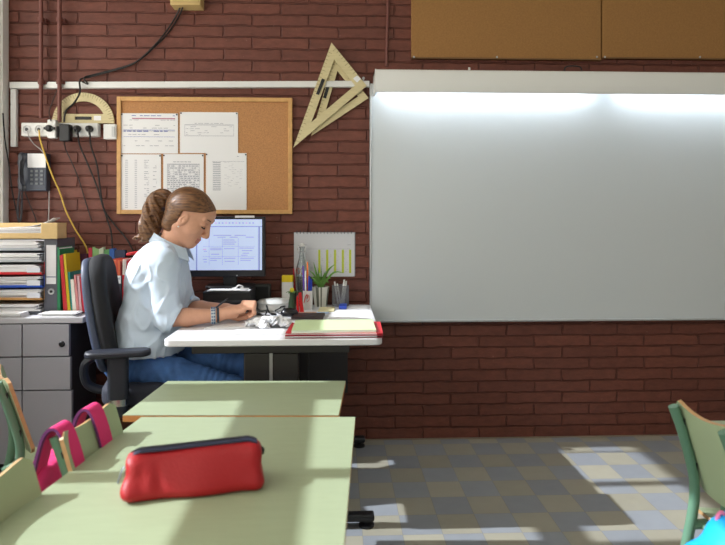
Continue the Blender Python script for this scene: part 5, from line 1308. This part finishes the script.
# eyelashes, brows, earring
for s in (-1, 1):
    lash = [hd(.0875, -.002, s*.022), hd(.0905, -.0045, s*.030), hd(.0885, -.0045, s*.038), hd(.0815, -.001, s*.045)]
    wpart(MB().tube(lash, .0021*K, 6, smooth=4), 'eyelashes', mat('lash_brown', (52, 34, 30), .7), woman)
    brow = [hd(.094, .0265, s*.016), hd(.0935, .031, s*.028), hd(.086, .032, s*.042), hd(.078, .027, s*.050)]
    wpart(MB().tube(brow, .0028*K, 6, smooth=4, flat=.6), 'eyebrow', mat('brow_brown', (112, 76, 58), .8), woman)
ea_ = hd(.014, -.041, .074); wpart(MB().lathe([(.0005, -.004), (.0038, -.002), (.0038, .002), (.0005, .004)], 12, T=Matrix.Translation(ea_)), 'pearl_earring', mat('pearl', (240, 236, 228), .2), woman)
# hair
def hair_mat():
    m = mat('brown_hair', (112, 76, 50), .45, spec=.4)
    nt = m.node_tree; b = nt.nodes['Principled BSDF']; L = nt.links
    tc = nt.nodes.new('ShaderNodeTexCoord'); mp = nt.nodes.new('ShaderNodeMapping'); mp.inputs['Rotation'].default_value = (0, math.radians(-18), 0); mp.inputs['Scale'].default_value = (9, 60, 95)
    L.new(tc.outputs['Object'], mp.inputs[0]); n = nt.nodes.new('ShaderNodeTexNoise'); n.inputs['Scale'].default_value = 1.6; n.inputs['Detail'].default_value = 4; n.inputs['Distortion'].default_value = .4; L.new(mp.outputs[0], n.inputs['Vector'])
    r = nt.nodes.new('ShaderNodeValToRGB'); r.color_ramp.elements[0].position = .3; r.color_ramp.elements[1].position = .72
    r.color_ramp.elements[0].color = (*lin((70, 46, 34)), 1); r.color_ramp.elements[1].color = (*lin((140, 98, 62)), 1)
    L.new(n.outputs['Fac'], r.inputs[0]); L.new(r.outputs[0], b.inputs['Base Color'])
    bp = nt.nodes.new('ShaderNodeBump'); bp.inputs['Strength'].default_value = .6; bp.inputs['Distance'].default_value = .004; L.new(n.outputs['Fac'], bp.inputs['Height']); L.new(bp.outputs[0], b.inputs['Normal'])
    return m
M_hair = hair_mat()
hr = SDF(HC-np.array((.18, .13, .2)), HC+np.array((.16, .13, .16)), .003)
hell(hr, (-.003, .024, 0), (.093, .085, .0805), .01)
hell(hr, (.050, .040, 0), (.046, .043, .060), .02)
hell(hr, (-.028, -.040, 0), (.044, .062, .067), .02)
def face_cut(X, Y, Z):
    P = [X-HC[0], Y-HC[1], Z-HC[2]]
    f = sum(P[i]*F[i] for i in range(3))/K; u = sum(P[i]*U[i] for i in range(3))/K; s = np.abs(sum(P[i]*Sx[i] for i in range(3))/K)
    line = .022+.42*np.clip(f, 0, .2)+.5*np.clip(f-.062, 0, 1)-.1*np.clip(s-.045, 0, 1)
    return np.maximum(u-line, -.002-f)*K
hr.op(face_cut, HC-.25, HC+.25, .006, sub=True, pad=0)
hr.op(lambda X, Y, Z: (((X-HC[0])*U[0]+(Y-HC[1])*U[1]+(Z-HC[2])*U[2])/K+.090)*K, HC-.25, HC+.25, .02, sub=True, pad=0)
hr.build('hair', M_hair, woman, relax=1)
pt_ = SDF(np.array(PY(126, 258, Y0))-np.array((0, .1, 0)), np.array(PY(178, 182, Y0))+np.array((0, .1, 0)), .0032)
path = [T3(170, 199.5, Y0), T3(164.5, 197, Y0), T3(158.5, 200, Y0), T3(154.5, 208, Y0), T3(152, 219, Y0), T3(149.5, 229, Y0), T3(147, 238, Y0)]
pt_.chain(path, [.018, .027, .034, .034, .033, .028, .016], .008)
rnd = random.Random(4); PV = catmull([Vector(v) for v in path], 6); rads = np.interp(np.linspace(0, 1, len(PV)), np.linspace(0, 1, 7), [.018, .027, .036, .038, .042, .042, .036])
for k in range(48):
    ph, tw, st = rnd.uniform(0, 2*PI), rnd.uniform(4, 9)*rnd.choice((-1, 1)), rnd.randint(2, 9); pp = []; en = len(PV)-rnd.randint(0, 4)
    am = rnd.uniform(.75, 1.12)
    for i in range(st, en):
        tn = (PV[min(i+1, len(PV)-1)]-PV[max(i-1, 0)]).normalized(); u_ = tn.cross(Vector((0, 1, 0))).normalized(); w_ = Vector((0, 1, 0))
        a_ = ph+tw*(i/len(PV)); pp.append(np.array(PV[i]+(u_*math.cos(a_)+w_*math.sin(a_))*rads[i]*am))
    if rnd.random() < .5: pp.append(pp[-1]+np.array((rnd.uniform(-.034, .008), rnd.uniform(-.01, .01), rnd.uniform(-.03, .004))))
    pt_.chain(pp, list(np.linspace(.0075, .0045, len(pp))), .003)
pt_.build('ponytail', M_hair, woman, relax=1)
tie = T3(169.3, 199.6, Y0); d_ = Vector(T3(163, 195.5, Y0)-T3(172, 202.5, Y0)).normalized(); u_ = d_.cross(Vector((0, 1, 0))).normalized()
wpart(MB().tube([Vector(tie)+(u_*math.cos(a)+Vector((0, 1, 0))*math.sin(a))*.024 for a in np.linspace(0, 2*PI, 21)], .006, 8), 'hair_tie', mat('hair_tie', (50, 36, 36), .8), woman)
# shirt
M_shirt = mat('pale_blue_cotton', (204, 220, 238), .8, bump=.06, bscale=900)
B0, B1, hS = np.array((-1.16, 2.46, zs_[0]-.02)), np.array((-.42, 3.06, 1.2)), .0042
sh = SDF(B0, B1, hS); torso(sh, .004, .0)
for S_, E_ in ((RS, RE), (LS, LE)): sh.ell(S_+np.array((0, .0, .012)), (.066, .058, .062), k=.03)
def sleeve(S_, E_, W_, cutY):
    sl = SDF(B0, B1, hS); dirn = (W_-E_)/np.linalg.norm(W_-E_)
    sl.cap(S_+np.array((0, 0, .01)), E_, .065, .054, 0); E2 = E_+dirn*.05; sl.cap(E_, E2, .054, .052, .012)
    cutp = E_+dirn*.034; nrm_ = dirn*.86+np.array((0, 0, -.42)); nrm_ /= np.linalg.norm(nrm_)
    # rolled cuff band
    sl.cap(E_+dirn*.004+nrm_*.006, E_+dirn*.03, .058, .058, .004)
    sl.op(lambda X, Y, Z: -((X-cutp[0])*nrm_[0]+(Y-cutp[1])*nrm_[1]+(Z-cutp[2])*nrm_[2]), E_-.14, E_+.14, .003, sub=True, pad=0)
    return sl
for args in ((RS, RE, RW, 0), (LS, LE, LW, 0)):
    sl = sleeve(*args); k = .016; h = np.clip(.5+.5*(sh.v-sl.v)/k, 0, 1); sh.v = sh.v*(1-h)+sl.v*h-k*h*(1-h); del sl
rf = np.random.RandomState(11)
def creases(X, Y, Z, fr, n, seed, stretch):
    r_ = np.random.RandomState(seed); acc = 0
    for i in range(n):
        d_ = r_.normal(size=3)*np.array(stretch); d_ /= np.linalg.norm(d_); q = fr*r_.uniform(.6, 1.5)
        acc = acc + np.sin(q*(d_[0]*X+d_[1]*Y+d_[2]*Z)+r_.uniform(0, 6.28)+1.1*np.sin(.6*q*(d_[1]*X-d_[0]*Y+.5*Z)+r_.uniform(0, 6.28)))
    return acc/n**.5
def folds(X, Y, Z):
    a = creases(X, Y, Z, 42, 5, 3, (1, 1, 1.2)); c = creases(X, Y, Z, 80, 4, 8, (1, 1, 1.4))
    lo_ = np.clip((1.10-Z)/.10, .25, 1)
    return (lo_*(.0042*np.exp(-(a/.28)**2)*-1 + .0020*a + .0010*c)).astype(np.float32)
sh.warp(folds)
# neck opening
sh.op(lambda X, Y, Z: np.sqrt((X-(nb[0]+.012))**2+(Y-Y0)**2)-.052 + 0*Z, (nb[0]-.08, Y0-.08, 1.075), (nb[0]+.1, Y0+.08, 1.25), .004, sub=True, pad=0)
sh.build('shirt', M_shirt, woman, relax=1)
cN = Vector((nb[0]+.016, Y0, 0))
def collar(u, v):
    a = math.radians(28+304*u); fr = (1+math.cos(a))/2          # 1 at the front
    zt = PY(163, 231.5, Y0).z*(1-fr)+PY(186, 249.5, Y0).z*fr; r_ = .058+.004*fr
    drop = .040+.020*fr**2; q = v
    rad = r_+ .004 + .020*q**1.2; z_ = zt+.004*math.sin(PI*q)-drop*q
    x_ = cN.x-.018*(1-fr)+math.cos(a)*rad*1.06; y_ = cN.y+math.sin(a)*rad
    return Vector((x_, y_, z_)), Vector((math.cos(a)*.8, math.sin(a)*.8, .6)).normalized()
b = MB(); b.sheet(collar, 40, 6, .0035); wpart(b, 'collar', M_shirt, woman)
# jeans
M_jean = mat('blue_denim', (72, 112, 172), .85, var=.35, vscale=16, bump=.1, bscale=700)
je = SDF((-1.10, 2.48, .05), (-.26, 3.02, .74), .0048)
je.zloft([.50, .54, .58, .628], [-.90, -.90, -.895, -.89], [Y0]*4, [.09, .115, .115, .105], [.15, .165, .16, .14], .0, 2.3)
for h_, k_, a_ in ((RH, RK, RA), (LH, LK, LA)):
    je.cap(h_, k_, .080, .058, .03); je.cap(k_, k_*.6+a_*.4, .058, .056, .02); je.cap(k_*.6+a_*.4, a_+np.array((0, 0, .0)), .056, .050, .02)
je.warp(lambda X, Y, Z: (.0035*np.sin(70*X+40*Z+10*np.sin(20*Y))*np.clip((.70+X)*-1/.12+1.2, 0, 1)+.002*np.sin(60*Z-50*X+12*np.sin(18*X))).astype(np.float32))
je.build('jeans', M_jean, woman, relax=1)
M_shoe = mat('dark_shoe', (50, 46, 48), .5)
for a_ in (RA, LA):
    s_ = SDF(a_+np.array((-.09, -.07, -.12)), a_+np.array((.22, .07, .06)), .005); f0 = a_.copy(); f0[2] = .045
    s_.cap(f0+np.array((-.02, 0, 0)), f0+np.array((.13, 0, -.008)), .043, .036, .01); s_.cap(a_, f0, .04, .042, .02)
    s_.op(lambda X, Y, Z: Z-.004+0*X+0*Y, a_-.3, np.array((a_[0]+.3, a_[1]+.2, .02)), .002, sub=True, pad=0)
    s_.build('shoe', M_shoe, woman)
# bracelet and watch strap on the right wrist
ax_ = (RW-RE)/np.linalg.norm(RW-RE); zq = Vector(ax_).to_track_quat('Z', 'Y').to_matrix().to_4x4()
def band(px, w, m_, name, r_=.0295):
    t_ = (px-167.5)/(218-167.5); c_ = RE+(RW-RE)*t_
    wpart(MB().lathe([(r_, -w/2), (r_+.003, -w/2+.002), (r_+.003, w/2-.002), (r_, w/2), (r_-.002, w/2), (r_-.002, -w/2)], 28, T=Matrix.Translation(Vector(c_)) @ zq, cap=False), name, m_, woman); return c_
c_ = band(213.2, .020, mat('silver_bracelet', (206, 214, 220), .35, .3), 'bracelet', .0315); band(218, .010, mat('dark_strap', (44, 60, 74), .5), 'watch_strap', .030)
bd = MB()
for i in range(16):
    a = 2*PI*i/16
    for dz in (-.005, .004):
        bd.box((-.0028, -.0028, -.0016), (.0028, .0028, .0016), 0, Matrix.Translation(Vector(c_)) @ zq @ Matrix.Rotation(a, 4, 'Z') @ Matrix.Translation((.0355, 0, dz)) @ Matrix.Rotation(PI/2, 4, 'Y'))
wpart(bd, 'blue_beads', mat('bead_blue', (58, 96, 140), .3), woman)
pn = thing('pen', 'grey pen held up behind her right wrist', 'pen', PY(216.5, 308, 2.74)); a, b_ = PY(215.5, 308, 2.745), PY(226.5, 299.5, 2.73)
wpart(MB().cyl(a, b_, .0042, 8), 'barrel', mat('pen_grey', (84, 88, 98), .4), pn); wpart(MB().cyl(b_, b_+(b_-a)*.12, .0036, 8, r2=.002), 'pen_cap', M_dark, pn)

# ------------------------------------------------------------------ light and camera
def light(kind, name, **kw):
    d = bpy.data.lights.new(name, kind); o = bpy.data.objects.new(name, d); C.objects.link(o)
    for k_, v_ in kw.items(): setattr(d, k_, v_)
    return o
TANE = .76
sun = light('SUN', 'sun', energy=SUN_E, angle=math.radians(.6), color=(.92, .97, 1.05))
sun.rotation_euler = Vector((1, 0, -TANE)).to_track_quat('-Z', 'Y').to_euler()
w = bpy.data.worlds.new('sky'); S.world = w; w.use_nodes = True
bg = w.node_tree.nodes['Background']; bg.inputs[0].default_value = (1.0, .97, .88, 1); bg.inputs[1].default_value = SKY_E
for y0, y1, z0, z1 in OPEN:
    p_ = light('AREA', 'window_portal', shape='RECTANGLE', size=y1-y0, size_y=z1-z0); p_.location = (LX-WT-.02, (y0+y1)/2, (z0+z1)/2)
    p_.rotation_euler = (PI/2, 0, -PI/2); p_.data.cycles.is_portal = True
# ceiling lamps of the classroom (lit)
M_lampon = mat('ceiling_lamp_glow', (255, 250, 240), .5, emit=CEIL_E)
for i, (lx, ly) in enumerate(((.0, .3), (2.4, .3), (.0, -1.9), (2.4, -1.9))):
    t = thing('ceiling_lamp', 'ceiling lamp over the classroom', 'lamp', (lx, ly, CZ-.08), 0, 'ceiling lamps')
    MB().box((-.62, -.09, .03), (.62, .09, .0795)).build('lamp_body', M_white, t)
    MB().box((-.6, -.075, .012), (.6, .075, .03)).build('diffuser', M_lampon, t)
cam = bpy.data.cameras.new('camera'); co_ = bpy.data.objects.new('camera', cam); C.objects.link(co_); S.camera = co_
co_.location = (0, 0, CH); co_.rotation_euler = (PI/2, 0, -TH)
cam.sensor_width = 36; cam.sensor_fit = 'HORIZONTAL'; cam.lens = FPX/725*36
cam.shift_y = -(545/2-HY)/725; cam.clip_start = .02
cam.dof.use_dof = True; cam.dof.focus_distance = 2.75; cam.dof.aperture_fstop = 3.2
v = S.view_settings; v.view_transform = 'Standard'; v.look = 'None'; v.exposure = EXPO; v.gamma = 1; v.use_curve_mapping = False
try:
    S.cycles.use_denoising = True; S.cycles.max_bounces = 8; S.cycles.sample_clamp_indirect = 6
except Exception: pass
